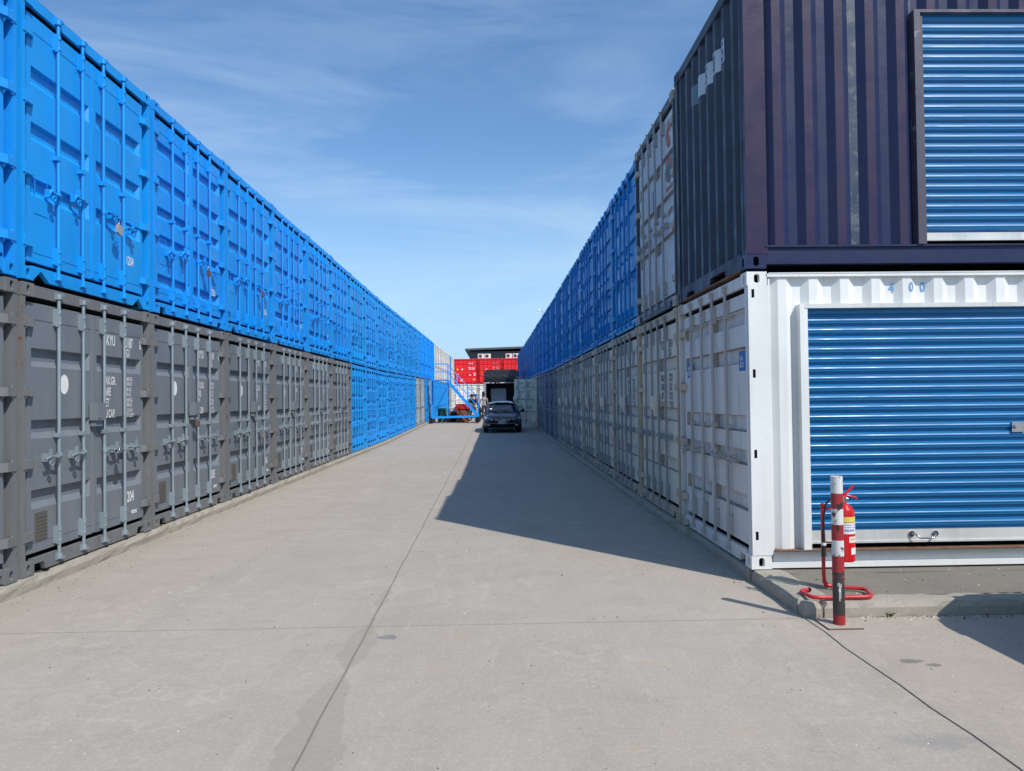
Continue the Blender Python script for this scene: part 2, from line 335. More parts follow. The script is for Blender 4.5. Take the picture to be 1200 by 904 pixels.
# ------------------------------------------------------------------ ground
def gz(y): return max(0.0, .011*(min(y, 82)-28))
mb = MB(); ys = [-400, 28, 82, 4000]
for a, b_ in zip(ys, ys[1:]):
    mb.quad((-2500, a, gz(a)-.014), (2500, a, gz(a)-.014), (2500, b_, gz(b_)-.014), (-2500, b_, gz(b_)-.014))
ground = tag(build(mb, 'ground', concrete('open yard concrete', (.30,.285,.26), False)), kind='structure')
def jx(k, y, g):
    base = [-4.13, -.885-.0058*y, 2.232, 5.6, 9.2, 13.0][k]
    am = [.0, .003, .008, .004, .004, .004][k]
    return base + am*(math.sin(y*7.3+k)+.7*math.sin(y*17.1+2*k)+.5*math.sin(y*41+k)) + g
def slab(k0, k1, y0, y1):
    n = 14; g = .007; A = []; B = []
    for i in range(n+1):
        y = y0+g+(y1-y0-2*g)*i/n
        A.append((jx(k0, y, g), y)); B.append((jx(k1, y, -g), y))
    mb = MB(); vs = []; fs = []
    for i in range(n+1):
        (ax, y), (bx, _) = A[i], B[i]; z = gz(y)
        vs += [(ax, y, z-.02), (ax, y, z), (bx, y, z), (bx, y, z-.02)]
    for i in range(n):
        a = 4*i; fs += [(a+1, a+2, a+6, a+5), (a, a+1, a+5, a+4), (a+2, a+3, a+7, a+6)]
    fs += [(0, 3, 2, 1), (4*n, 4*n+1, 4*n+2, 4*n+3)]
    mb.add(vs, fs); o = build(mb, 'concrete_slab', M_CONC, ground)
    return o
YJ = [-3.4, 1.0, 5.40, 9.5, 14.0, 18.3, 22.7, 27.1, 31.5, 35.9, 40.3, 44.7, 49.1, 53.5, 57.9, 62.3, 66.7, 71.1, 76.4]
for a, b_ in zip(YJ, YJ[1:]):
    slab(0, 1, a, b_); slab(1, 2, a, b_)
    if b_ < 5.6:
        slab(2, 3, a, b_); slab(3, 4, a, b_); slab(4, 5, a, b_)

def rough_block(name, x0, x1, y0, y1, z0, z1, mat, nx, ny, amp, parent=None, lift=None, seed=1, cham=.015):
    """a cast concrete block with worn, uneven edges"""
    r_ = random.Random(seed); mb = MB(); nz = 3; idx = {}
    vs = []; fs = []
    def V(i, j, k):
        key = (i, j, k)
        if key in idx: return idx[key]
        x = x0+(x1-x0)*i/nx; y = y0+(y1-y0)*j/ny; z = z0+(z1-z0)*k/nz
        onx = i in (0, nx); ony = j in (0, ny); onz = k in (0, nz)
        a = amp*(1.0 if (onz and (onx or ony)) else .35)
        if k == nz:
            if onx: x += (cham if i == 0 else -cham)*r_.uniform(.3, 1.6)
            if ony: y += (cham if j == 0 else -cham)*r_.uniform(.3, 1.6)
            if onx or ony: z -= cham*r_.uniform(.1, .9)
        x += r_.uniform(-a, a)*(1 if onx else .2); y += r_.uniform(-a, a)*(1 if ony else .2); z += (r_.uniform(-a, a)*.25 if k else 0)
        if lift: z += lift(y)
        idx[key] = len(vs); vs.append((x, y, z)); return idx[key]
    for i in range(nx):
        for j in range(ny): fs.append((V(i,j,nz), V(i+1,j,nz), V(i+1,j+1,nz), V(i,j+1,nz)))
    for i in range(nx):
        for k in range(nz):
            fs.append((V(i,0,k), V(i+1,0,k), V(i+1,0,k+1), V(i,0,k+1))); fs.append((V(i+1,ny,k), V(i,ny,k), V(i,ny,k+1), V(i+1,ny,k+1)))
    for j in range(ny):
        for k in range(nz):
            fs.append((V(0,j+1,k), V(0,j,k), V(0,j,k+1), V(0,j+1,k+1))); fs.append((V(nx,j,k), V(nx,j+1,k), V(nx,j+1,k+1), V(nx,j,k+1)))
    mb.add(vs, fs); return build(mb, name, mat, parent)
KH = .11
# base slabs that carry the two rows, their kerb stones are parts
def plinth(name, x0, x1, y0, y1):
    mb = MB(); n = 24; prev = None
    for i in range(n):
        a = y0+(y1-y0)*i/n; b_ = y0+(y1-y0)*(i+1)/n
        mb.quad((x0, a, gz(a)+KH-.004), (x1, a, gz(a)+KH-.004), (x1, b_, gz(b_)+KH-.004), (x0, b_, gz(b_)+KH-.004))
    return tag(build(mb, name, M_CONC_S), kind='structure')
pl = plinth('pavement', -11, -4.16, 1.4, 77.5)
pr = plinth('pavement', 2.30, 9.5, 6.3, 77.5)
y = 1.4; i = 0
while y < 76:
    ln = rnd.choice([1.6, 2.0, 2.4]); 
    rough_block('kerb_stone', -4.22, -4.055, y+.006, y+ln-.006, -.02, KH, M_KERB, 2, 12, .012, pl, gz, 100+i, .022); y += ln; i += 1
y = 6.5; i = 0
while y < 76:
    ln = rnd.choice([1.6, 2.0, 2.4]); xo = 2.205 - min(.055, (y-6.5)*.02)
    rough_block('kerb_stone', xo, 2.33, y+.006, y+ln-.006, -.02, KH, M_KERB, 2, 12, .010, pr, gz, 300+i, .018); y += ln; i += 1
# raised pavement in front of the right stack
mb = MB()
nx, ny = 40, 6; vs = []; fs = []
for i in range(nx+1):
    for j in range(ny+1):
        x = 2.47+(11-2.47)*i/nx; yy = 5.60+(6.6-5.60)*j/ny
        vs.append((x, yy, KH-.006+.003*math.sin(x*5+yy*9)))
for i in range(nx):
    for j in range(ny): fs.append((i*(ny+1)+j, (i+1)*(ny+1)+j, (i+1)*(ny+1)+j+1, i*(ny+1)+j+1))
mb.add(vs, fs); pf = tag(build(mb, 'pavement', M_CONC_S), kind='structure')
rough_block('kerb_stone', 2.232, 2.37, 5.405, 5.50, -.02, KH, M_KERB, 3, 3, .006, pf, None, 5, .012)
rough_block('kerb_stone', 2.225, 2.50, 5.51, 6.49, -.02, KH+.002, M_KERB, 4, 12, .006, pf, None, 6, .014)
x = 2.385; i = 0
while x < 11:
    ln = 1.9; rough_block('kerb_stone', x, x+ln-.008, 5.40, 5.62, -.02, KH+.001, M_KERB, 30, 3, .005, pf, None, 20+i, .016); x += ln; i += 1
rough_block('kerb_stone', 2.40, 2.50, 5.49, 5.64, .02, KH-.003, M_KERB, 2, 2, .003, pf, None, 77, .005)
# ------------------------------------------------------------------ containers
CW, CH, CL = 2.438, 2.591, 6.058; HW = CW/2
P3A = [(2.02, .17), (1.37, .17), (.74, .17)]
P3B = [(1.96, .17), (1.45, .17), (.95, .17)]
P5 = [(2.16, .15), (1.72, .15), (1.34, .15), (1.00, .15), (.50, .16)]
P4 = [(1.98, .16), (1.52, .16), (1.02, .16), (.62, .14)]
P5W = [(2.30, .15), (1.95, .15), (1.33, .15), (1.02, .14), (.62, .15)]
STY = {
 'grey': dict(p=M_GREY, fr=M_FRAME_RUST, hi=M_FRAME_RUST, bar=M_GALV, po=P3A, hz=1.03, box=1, dot=1, plate=1, notch='sq', let='full', lm=M_LETW),
 'blue3': dict(p=M_BLUE, fr=M_BLUE, hi=M_BLUE_HW, bar=M_BLUE_HW, po=P3B, hz=.86, notch='tri', let='num', lm=M_LETW),
 'blue5': dict(p=M_BLUE, fr=M_BLUE, hi=M_BLUE_HW, bar=M_BLUE_HW, po=P5, hz=.80, notch='sq', let='num', lm=M_LETW),
 'blue4': dict(p=M_BLUE, fr=M_BLUE, hi=M_BLUE_HW, bar=M_BLUE_HW, po=P4, hz=.86, notch='tri', let='num', lm=M_LETW),
 'cream': dict(p=M_CREAM, fr=M_CREAM_FR, hi=M_CREAM_FR, bar=M_STEELBLUE, po=P3A, hz=1.00, box=1, notch='sq', let='full', lm=M_LETD),
 'whiteb': dict(p=M_LGREY, fr=M_LGREY, hi=M_CREAM_FR, bar=M_LGREY_HW, po=P5W, hz=.93, notch='sq', let=None, lm=M_LETD),
 'logo': dict(p=M_LGREY, fr=M_SLATE, hi=M_CREAM_FR, bar=M_LGREY_HW, po=P3B, hz=1.05, notch='sq', let='num', lm=M_LETW),
 'slate': dict(p=M_SLATE, fr=M_SLATE, hi=M_SLATE, bar=M_STEELBLUE, po=P3A, hz=1.03, notch='sq', let=None, lm=M_LETW),
 'dkblue': dict(p=M_DKBLUE, fr=M_DKBLUE, hi=M_DKBLUE, bar=M_STEELBLUE, po=P3A, hz=1.03, notch='sq', let=None, lm=M_LETW),
 'white': dict(p=M_WHITE, fr=M_WHITE, hi=M_WHITE, bar=M_LGREY_HW, po=P3A, hz=1.03, notch='sq', let='full', lm=M_LETD),
 'red': dict(p=M_RED, fr=M_RED, hi=M_RED, bar=M_RED, po=P3A, hz=1.03, notch='sq', let='red', lm=M_LETW),
}
BX = [-.67, -.25, .15, .58]
YF = .036
def leaf_geo(mb, x0, x1, pockets, z0=.178, z1=2.428, m=0, bs=.055, ms=None):
    yf, th, dp = YF, .052, .046; pi_ = .06
    xa, xb = x0+pi_, x1-pi_
    mb.quad((x0, yf, z0), (xa, yf, z0), (xa, yf, z1), (x0, yf, z1), m)
    mb.quad((xb, yf, z0), (x1, yf, z0), (x1, yf, z1), (xb, yf, z1), m)
    mb.quad((x0, yf, z0), (x0, yf, z1), (x0, yf+th, z1), (x0, yf+th, z0), m); mb.quad((x1, yf, z0), (x1, yf+th, z0), (x1, yf+th, z1), (x1, yf, z1), m)
    mb.quad((x0, yf, z1), (x1, yf, z1), (x1, yf+th, z1), (x0, yf+th, z1), m); mb.quad((x0, yf, z0), (x0, yf+th, z0), (x1, yf+th, z0), (x1, yf, z0), m)
    mb.quad((x0, yf+th+.012, z0), (x1, yf+th+.012, z0), (x1, yf+th+.012, z1), (x0, yf+th+.012, z1), m)
    cur = z1
    for zt, h in pockets:
        mb.quad((xa, yf, zt), (xb, yf, zt), (xb, yf, cur), (xa, yf, cur), m)
        A = [(xa, yf, zt-h), (xb, yf, zt-h), (xb, yf, zt), (xa, yf, zt)]
        B = [(xa+.03, yf+dp, zt-h+bs), (xb-.03, yf+dp, zt-h+bs), (xb-.03, yf+dp, zt-.010), (xa+.03, yf+dp, zt-.010)]
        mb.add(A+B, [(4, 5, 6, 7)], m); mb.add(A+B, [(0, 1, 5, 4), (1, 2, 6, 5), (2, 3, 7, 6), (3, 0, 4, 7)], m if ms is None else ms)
        cur = zt-h
    mb.quad((xa, yf, z0), (xb, yf, z0), (xb, yf, cur), (xa, yf, cur), m)
    # weld seam rails near top and bottom, gasket lip
    mb.box(x0+.01, x1-.01, yf-.004, yf+.01, z1-.15, z1-.143, m); mb.box(x0+.01, x1-.01, yf-.004, yf+.01, z0+.09, z0+.097, m)
def bar_geo(mb, x, m=0, mi=True, n=8):
    y = -.002
    mb.tube((x, y, .07), (x, y, 2.535), .0165, n, m)
    for z0, z1 in ((.20, .37), (2.24, 2.41)):
        mb.box(x-.026, x+.030, y-.010, YF-.001, z0, z1, m); mb.box(x-.036, x-.026, y+.01, YF-.001, z0+.01, z1-.01, m)
        for zz_ in (z0+.035, z1-.035): mb.tube((x, y, zz_-.014), (x, y, zz_+.014), .0235, n, m)
    if mi:
        for z in (1.22, 1.80) if mi == 2 else (1.22,):
            mb.box(x-.034, x+.034, y-.019, YF-.001, z-.020, z+.020, m)
    for z, s in ((.085, -1), (2.525, 1)):
        mb.tube((x, y, z-.022), (x, y, z+.022), .031, n, m)
        mb.box(x-.012, x+.045, y-.03, y+.014, z-.012+s*.018, z+.012+s*.018, m)
        mb.box(x-.048, x-.02, -.006, .02, z-.03, z+.035, m)
def handle_geo(mb, x, d, z, m=0, L_=.28):
    y = -.004
    mb.tube((x, y, z-.030), (x, y, z+.030), .0225, 8, m)
    mb.box(min(x, x+d*.075), max(x, x+d*.075), y-.030, y-.014, z-.020, z+.020, m)
    pts = [(x+d*.02, y-.035, z+.005), (x+d*.10, y-.045, z-.012), (x+d*.20, y-.045, z+.004), (x+d*L_, y-.038, z-.022)]
    mb.path(pts, .0115, 6, m)
    cx = x+d*(.19 if L_ > .25 else .14)
    mb.box(cx-.016, cx+.016, y-.028, YF-.001, z-.045, z+.03, m); mb.box(cx-.022, cx+.004, y-.052, y-.028, z+.01, z+.07, m)
    mb.lathe([(.018, -.006), (.030, -.006), (.030, .006), (.018, .006), (.018, -.006)], (cx+d*.012, y-.048, z-.06), 10, m, axis='y')
def hinge_geo(mb, s, z, m=0):
    xo, xi = s*1.205, s*1.00
    mb.prism([(s*1.200, -.010), (s*1.200, .03), (s*1.08, YF-.0015), (s*1.015, YF-.0015), (s*1.015, YF-.010), (s*1.08, -.012)][::1 if s > 0 else -1], 'z', z-.038, z+.038, m)
    mb.tube((s*1.165, .010, z-.055), (s*1.165, .010, z+.055), .017, 8, m)
def casting_geo(mb, s, z0, m=0, mh=1, holes='front'):
    x0, x1 = (-HW, -HW+.162) if s < 0 else (HW-.162, HW)
    y0, y1 = -.006, .172; z1 = z0+.118
    mb.holed((x0, y0, z0), (1, 0, 0), (0, 0, 1), .162, .118, .05, .08, .05, m, mh)
    ex = x1 if s > 0 else x0
    if s > 0: mb.holed((x1, y0, z0), (0, 1, 0), (0, 0, 1), .178, .118, .05, .08, .05, m, mh)
    else: mb.holed((x0, y1, z0), (0, -1, 0), (0, 0, 1), .178, .118, .05, .08, .05, m, mh)
    ix = x0 if s > 0 else x1
    mb.quad((ix, y0, z0), (ix, y1, z0), (ix, y1, z1), (ix, y0, z1), m)
    mb.quad((x0, y0, z1), (x1, y0, z1), (x1, y1, z1), (x0, y1, z1), m); mb.quad((x0, y0, z0), (x0, y1, z0), (x1, y1, z0), (x1, y0, z0), m)
    mb.quad((x0, y1, z0), (x0, y1, z1), (x1, y1, z1), (x1, y1, z0), m)
def frame_geo(mb, notch, m=0, mk=1):
    for s in (-1, 1):
        a, b_ = sorted((s*1.172, s*1.216)); mb.box(a, b_, .0, .16, .118, 2.473, m)
        a, b_ = sorted((s*1.100, s*1.172)); mb.box(a, b_, .135, .16, .118, 2.473, mk)  # black channel back stands in for the deep shade beside the post
        a, b_ = sorted((s*1.128, s*1.136)); mb.box(a, b_, .06, .135, .135, 2.455, m)
    w = 1.057
    mb.box(-w, w, .010, .16, 2.478, 2.582, m); mb.box(-w, w, .045, .1, 2.45, 2.478, mk)
    if notch == 'tri': pts = [(-w, .012), (-w, .135), (w, .135), (w, .012), (w-.015, .012), (w-.13, .105), (w-.26, .012), (-w+.26, .012), (-w+.13, .105), (-w+.015, .012)]
    elif notch == 'sq': pts = [(-w, .012), (-w, .135), (w, .135), (w, .012), (w-.02, .012), (w-.02, .085), (w-.16, .085), (w-.19, .012), (-w+.19, .012), (-w+.16, .085), (-w+.02, .085), (-w+.02, .012)]
    else: pts = [(-w, .012), (-w, .135), (w, .135), (w, .012)]
    mb.prism([(p[0], p[1]) for p in pts], 'y', .006, .05, m)
    mb.box(-w, w, .05, .16, .03, .135, mk)
    mb.box(-1.10, 1.10, .094, .13, .135, 2.478, mk)
def corr(mb, s0, s1, z0, z1, y0, m=0, pitch=.278, depth=.036, ph=0.0, mf=None):
    """vertical corrugated sheet facing -y between s0 and s1"""
    knots = corr_knots(s0, s1, pitch, ph)
    P = [(s, y0+corr_d(s, pitch, depth, ph)) for s in knots]
    for (a, ya), (b_, yb) in zip(P, P[1:]):
        mb.quad((a, ya, z0), (b_, yb, z0), (b_, yb, z1), (a, ya, z1), mf((a+b_)/2, ya, yb) if mf else m)
def corr_d(s, pitch, depth, ph):
    t = ((s-ph)/pitch) % 1.0
    if t < .27: return 0.0
    if t < .5: return depth*(t-.27)/.23
    if t < .77: return depth
    return depth*(1-(t-.77)/.23)
def corr_knots(s0, s1, pitch, ph):
    k = [s0]; n0 = math.floor((s0-ph)/pitch)-1
    for n in range(n0, n0+int((s1-s0)/pitch)+4):
        for t in (0, .27, .5, .77):
            s = ph+(n+t)*pitch
            if s0+1e-4 < s < s1-1e-4: k.append(s)
    return k+[s1]
def side_wall_geo(mb, s, m=0, simple=False):
    """long side wall; s=+1 or -1, corrugated, with rails and rear posts"""
    mb2 = MB(); 
    corr(mb2, .17, CL-.17, .165, 2.50, .012, 0, depth=.036)
    mb2.box(.17, CL-.17, .0, .05, .02, .165); mb2.box(.17, CL-.17, .0, .05, 2.50, 2.585)
    mb2.box(CL-.17, CL, .0, .12, .0, 2.591)
    off = len(mb.v)
    vs = [((HW-.001-v[1])*s, v[0], v[2]) for v in mb2.v]
    mb.add(vs, mb2.f, m)
def body_geo(mb, m=0, left=True, right=True):
    for s, on in ((-1, left), (1, right)):
        if on: side_wall_geo(mb, s, m)
    # roof sheet (shallow corrugation across) and rear wall
    n = 24; vs = []; fs = []
    for i in range(n+1):
        y = .16+(CL-.2-.16)*i/n; z = 2.572+(.012 if i % 2 else 0); vs += [(-1.17, y, z), (1.17, y, z)]
    for i in range(n): fs.append((2*i, 2*i+1, 2*i+3, 2*i+2))
    mb.add(vs, fs, m)
    mb.box(-1.1, 1.1, CL-.06, CL-.02, .02, 2.58, m)
    mb.box(-1.19, 1.19, .2, CL-.1, .10, .14, m)
FIRST = {}
def shared(key, fn):
    if key not in FIRST: FIRST[key] = fn()
    return FIRST[key]
def text_mesh_only(name, *a):
    o = text_obj(name, *a); me = o.data; bpy.data.objects.remove(o); return me
def lettering_full(tag_, own):
    """owner code, size code and weight table stencilled on the right leaf"""
    a, b_, c = own; S_ = []
    S_ += [(a, .22, 2.14, .11, .60), (b_, .635, 2.14, .11, .52), (c, 1.00, 2.14, .11, .55), ('22G1', .62, 2.035, .09, .56)]
    for i, (l, r1, r2) in enumerate([('MAX.GR.', '30.480 KG', '67.200 LB'), ('TARE', '2.180 KG', '4.810 LB'), ('NET', '28.300 KG', '62.390 LB'), ('CU.CAP.', '33.2 CU.M', '1.173 CU.FT')]):
        z = 1.715-.118*i
        S_.append((l, .185, z, .088, .56)); S_.append((r1, .645, z+.050, .042, .70)); S_.append((r2, .645, z-.004, .042, .70))
    return S_
def text_obj(name, strings, mat, parent, y=YF-.002, ):
    V, F = text_verts(strings)
    me = bpy.data.meshes.new(name); me.from_pydata([(x, y, z) for x, z in V], [], F); me.materials.append(mat)
    return add_obj(name, me, parent)
def quads_obj(name, rects, mats, parent, y=YF-.003):
    mb = MB()
    for x0, x1, z0, z1, m in rects: mb.box(x0, x1, y, y+.002, z0, z1, m)
    return build(mb, name, mats, parent)

def make_container(sty, lod, number=None, owner=None, left=True, right=True, open_right=False, doors=True):
    S = STY[sty]; root = add_obj('shipping_container', None); root.empty_display_size = .4
    K = (sty, lod)
    me = shared(('body', sty, left, right), lambda: (lambda mb: (body_geo(mb, 0, left, right), mb.mesh('body', [S['p']]))[1])(MB()))
    add_obj('body', me, root)
    def fr():
        mb = MB(); frame_geo(mb, S['notch'])
        if lod:
            for s in (-1, 1):
                for z in (0, 2.473): casting_geo(mb, s, z) if lod == 1 else mb.box(*sorted((s*1.057, s*1.219)), -.006, .17, z, z+.118, 0)
                if lod >= 1:
                    for z in (.34, .98, 1.62, 2.24): mb.box(*sorted((s*1.03, s*1.20)), -.010, YF, z-.038, z+.038, 2)
        return mb.mesh('frame', [S['fr'], M_BLACK, S['hi']])
    add_obj('frame', shared(('frame',)+K, fr), root)
    if lod == 0:
        for s in (-1, 1):
            for z in (0, 2.473):
                def cf(s=s, z=z):
                    mb = MB(); casting_geo(mb, s, z); return mb.mesh('corner_casting', [S['hi'], M_BLACK])
                add_obj('corner_casting', shared(('cast', sty, s, z), cf), root)
    for side, (x0, x1) in (('l', (-1.094, -.006)), ('r', (.006, 1.094))):
        def lf():
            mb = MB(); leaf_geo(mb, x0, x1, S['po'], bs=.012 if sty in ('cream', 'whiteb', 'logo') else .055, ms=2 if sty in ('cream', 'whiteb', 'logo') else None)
            if lod == 2:
                for x in BX[:2] if side == 'l' else BX[2:]:
                    mb.box(x-.017, x+.017, -.018, .014, .07, 2.535, 1); mb.box(x-.036, x+.036, -.02, YF, .2, .37, 1); mb.box(x-.036, x+.036, -.02, YF, 2.24, 2.41, 1); mb.box(x-.15, x+.03, -.045, -.02, S['hz']-.03, S['hz']+.02, 1)
            return mb.mesh('door', [S['p'], S['bar'], M_GRIME_SHADE])
        d = add_obj('door', shared(('leaf', side)+K, lf), root)
        xs = BX[:2] if side == 'l' else BX[2:]; dd = -1 if side == 'l' else 1
        if lod < 2:
            for x in xs:
                def bf():
                    mb = MB(); bar_geo(mb, x, 0, 1 if sty != 'whiteb' else 1, 8 if lod == 0 else 6)
                    if lod == 1: handle_geo(mb, x, dd, S['hz'])
                    return mb.mesh('locking_bar', [S['bar']])
                add_obj('locking_bar', shared(('bar', sty, lod, x), bf), d)
                if lod == 0:
                    def hf():
                        mb = MB(); handle_geo(mb, x, dd, S['hz']+(.07 if (sty.startswith('blue') and x in (BX[1], BX[2])) else 0), 0, .20 if sty.startswith('blue') else .28); return mb.mesh('handle', [S['bar']])
                    add_obj('handle', shared(('handle', sty, x), hf), d)
            if lod == 0:
                for z in (.34, .98, 1.62, 2.24):
                    def hg():
                        mb = MB(); hinge_geo(mb, dd, z); return mb.mesh('hinge', [S['hi']])
                    add_obj('hinge', shared(('hinge', sty, dd, z), hg), d)
        if side == 'r':
            # overlapping centre strip of the right leaf
            def cs():
                mb = MB(); mb.box(-.035, .012, YF-.012, YF+.0, .19, 2.42); mb.box(.02, .028, YF-.007, YF+.0, .19, 2.42); return mb.mesh('cover_strip', [S['p']])
            if lod < 2: add_obj('cover_strip', shared(('strip', sty), cs), d)
            if S.get('box') and lod < 2:
                def bx_():
                    mb = MB(); mb.box(-.095, .075, -.055, YF-.012, 1.34, 1.52); mb.box(-.075, .055, -.03, YF-.012, 1.28, 1.34); mb.box(-.085, .0, -.060, -.055, 1.36, 1.50); return mb.mesh('lock_box', [S['p']])
                add_obj('lock_box', shared(('lockbox', sty), bx_), d)
            if S['let'] in ('full',) and lod < 2:
                own = owner or ('SKYU', '00187', '8')
                if lod == 0 and owner: text_obj('lettering', lettering_full(sty, own), S['lm'], d)
                else: add_obj('lettering', shared(('letf', sty), lambda: text_mesh_only('lettering', lettering_full(sty, own), S['lm'], None)), d)
            if number and lod == 0: text_obj('unit_number', [(number, .70, .40 if sty == 'grey' else .47, .12 if sty == 'grey' else .10, .62)], S['lm'], d)
            if sty == 'grey' and lod == 0:
                add_obj('small_label', shared(('sl',), lambda: (lambda mb: (mb.box(.80, .93, YF-.003, YF-.001, .255, .29), mb.mesh('small_label', [M_LETW]))[1])(MB())), d)
            if open_right:
                d.location = (1.12, -.02, 0); d.rotation_euler = (0, 0, R(88))
                # shift origin: leaf geometry is expressed from the container centre
                T = Matrix.Translation((-1.12, 0, 0))
                d.data = d.data.copy(); d.data.transform(T)
                for ch in d.children: ch.location = (-1.12, 0, 0)
        if side == 'l' and lod < 2:
            if S.get('dot'):
                def df():
                    mb = MB(); n = 20; mb.add([(-.52+.072*math.cos(2*math.pi*i/n), YF-.002, 1.70+.095*math.sin(2*math.pi*i/n)) for i in range(n)], [tuple(range(n))]); return mb.mesh('white_spot', [M_LETW])
                add_obj('white_spot', shared(('dot',), df), d)
            if S.get('plate') and lod < 2:
                def pf_():
                    mb = MB(); mb.box(-.985, -.80, YF-.006, YF-.001, .27, .53); 
                    for i in range(7): mb.box(-.97, -.815, YF-.009, YF-.006, .285+.033*i, .297+.033*i)
                    return mb.mesh('vent_plate', [M_PLATE])
                add_obj('vent_plate', shared(('vplate',), pf_), d)
            if sty.startswith('blue') and lod == 0:
                def pb_():
                    mb = MB(); a, b_, c, e = -.98, -.79, .93-.30, .93+.02
                    for q in ((a, b_, e-.006, e), (a, b_, c, c+.006), (a, a+.006, c, e), (b_-.006, b_, c, e)): mb.box(q[0], q[1], YF-.005, YF-.001, q[2], q[3])
                    return mb.mesh('vent_plate', [M_BLUE])
                add_obj('vent_plate', shared(('vplateb',), pb_), d)
    return root
def setcol(o, c):
    o.color = (c[0], c[1], c[2], 1)
    for ch in o.children: setcol(ch, c)
def place(root, x, y, z, rz, label, group, col=(1, 1, 1)):
    root.location = (x, y, z); root.rotation_euler = (0, 0, rz); tag(root, label, 'shipping container', group); setcol(root, col); return root
PROTO = {}
def container(sty, lod, x, y, z, rz, label, group, col=(1,1,1), **k):
    key = (sty, lod)
    if k or key not in PROTO:
        r = make_container(sty, lod, **k)
        if not k: PROTO[key] = r
    else: r = copy_tree(PROTO[key])
    return place(r, x, y, z, rz, label, group, col)
ORD = ['first', 'second', 'third', 'fourth', 'fifth', 'sixth', 'seventh', 'eighth', 'ninth', 'tenth', 'eleventh', 'twelfth', 'thirteenth', 'fourteenth']
XL, XR = -4.1185, 2.2195
LY0, LP = 6.56, 2.5085; RY0, RP = 6.442, 2.4915
UP = 2.591+.028
def jit(a): return rnd.uniform(-a, a)
OWN = {-1: ('SKYU', '00142', '3'), 0: ('SKYU', '00187', '8'), 1: ('SKYU', '00140', '4'), 2: ('SKYU', '00189', '1'), 3: ('SKYU', '00153', '6'), 4: ('SKYU', '00161', '2'), 5: ('SKYU', '00176', '9')}
for i in range(-1, 28):
    yc = LY0+LP*(i+.5); zb = gz(yc)+KH+.004; rz = R(90)
    # ---- bottom row, left side of the alley
    lod = 0 if i < 5 else (1 if i < 13 else 2); k = {}
    if i < 6:
        sty, t = 'grey', [(1,1,1), (1.03,1.03,1.04), (.95,.96,.97)][i % 3]
        lab = ('dark grey container cut off by the left edge of the bottom left row' if i < 0 else '%s full dark grey container of the bottom left row' % ['nearest', 'second', 'third', 'fourth', 'fifth', 'last'][i]); g = 'dark grey containers in the bottom left row'
        if lod == 0: k = dict(number=str(204+i), owner=OWN[i])
    elif i < 13:
        sty = 'blue4' if i % 2 else 'blue5'; t = (7+jit(2.5), 1.05+jit(.04), .93+jit(.03)); g = 'blue containers in the bottom left row'
        lab = '%s blue container after the dark grey ones in the bottom left row' % ORD[i-6]
    elif i in (13, 14):
        sty, t, g = 'grey', (1.5, 1.5, 1.5), 'grey containers far down the bottom left row'; lab = 'mid grey container in front of the blue stairs, %s of two' % ('nearer' if i == 13 else 'farther')
    elif i in (16, 24, 25):
        sty, t, g = 'grey', (1.4, 1.4, 1.4), 'grey containers far down the bottom left row'; lab = {16: 'single grey container between blue ones, behind the blue stairs', 24: 'grey container in the far bottom left row, nearer of the last grey pair', 25: 'grey container in the far bottom left row, farther of the last grey pair'}[i]
    elif i in (26, 27): sty, t, g, lab = 'white', (1.2,1.2,1.2), 'white containers at the far bottom left', 'white container at the far end of the bottom left row, %s of two' % ('nearer' if i == 26 else 'farther')
    elif i == 15: sty, t, g, lab = 'blue5', (1.5, .95, .85), 'blue containers in the bottom left row', 'single blue container between grey ones, just left of the blue stairs'
    else: sty, t, g, lab = 'blue5', (2.5, 1.05, .95), 'blue containers behind the stairs', '%s blue container behind the blue stairs, bottom left row' % ORD[i-17]
    container(sty, lod, XL+jit(.008), yc, zb, rz, lab, g, t, **k)
    # ---- upper row
    lod = 0 if i < 5 else (1 if i < 14 else 2); k = {}
    if i < 14:
        sty = {-1: 'blue3', 0: 'blue3', 1: 'blue5', 2: 'blue3', 3: 'blue4', 4: 'blue5'}.get(i, ['blue4', 'blue5', 'blue3'][i % 3])
        t = (rnd.uniform(.5, 4), .97+jit(.03), .98+jit(.03)) if i < 4 else (3.0, .99, .96) if i < 6 else (6.0+jit(2), 1.05+jit(.04), .94+jit(.03))
        g = 'blue containers in the upper left row'
        if i < 0: lab = 'bright blue container cut off by the left edge, upper left row'
        elif i < 5: lab = '%s full bright blue container of the upper left row, with a white door number' % ['nearest', 'second', 'third', 'fourth', 'fifth'][i]
        else: lab = '%s sky blue container past the five brighter ones, upper left row' % ORD[i-5]
        if lod == 0: k = dict(number=str(1204+i))
    elif i < 18: sty, t, g, lab = 'blue4', (.6, 1.05, 1.08), 'deep blue containers in the upper left row', '%s of four deep blue containers above the stairs in the upper left row' % ORD[i-14]
    elif i == 25: sty, t, g, lab = 'blue4', (1, 1, .8), 'containers at the far upper left', 'single blue container between the white ones in the far upper left row'
    elif i > 25: sty, t, g, lab = 'white', (1.2,1.2,1.2), 'white containers past the blue one', 'white container at the very end of the upper left row, %s of two' % ('nearer' if i == 26 else 'farther')
    else: sty, t, g, lab = 'white', (1.2,1.2,1.2), 'white containers in the upper left row', '%s white container after the deep blue ones, upper left row' % ORD[i-18]
    if i == 18: g = 'white containers in the upper left row'
    container(sty, lod, XL+jit(.012), yc+jit(.006), zb+UP, rz, lab, g, t, **k)
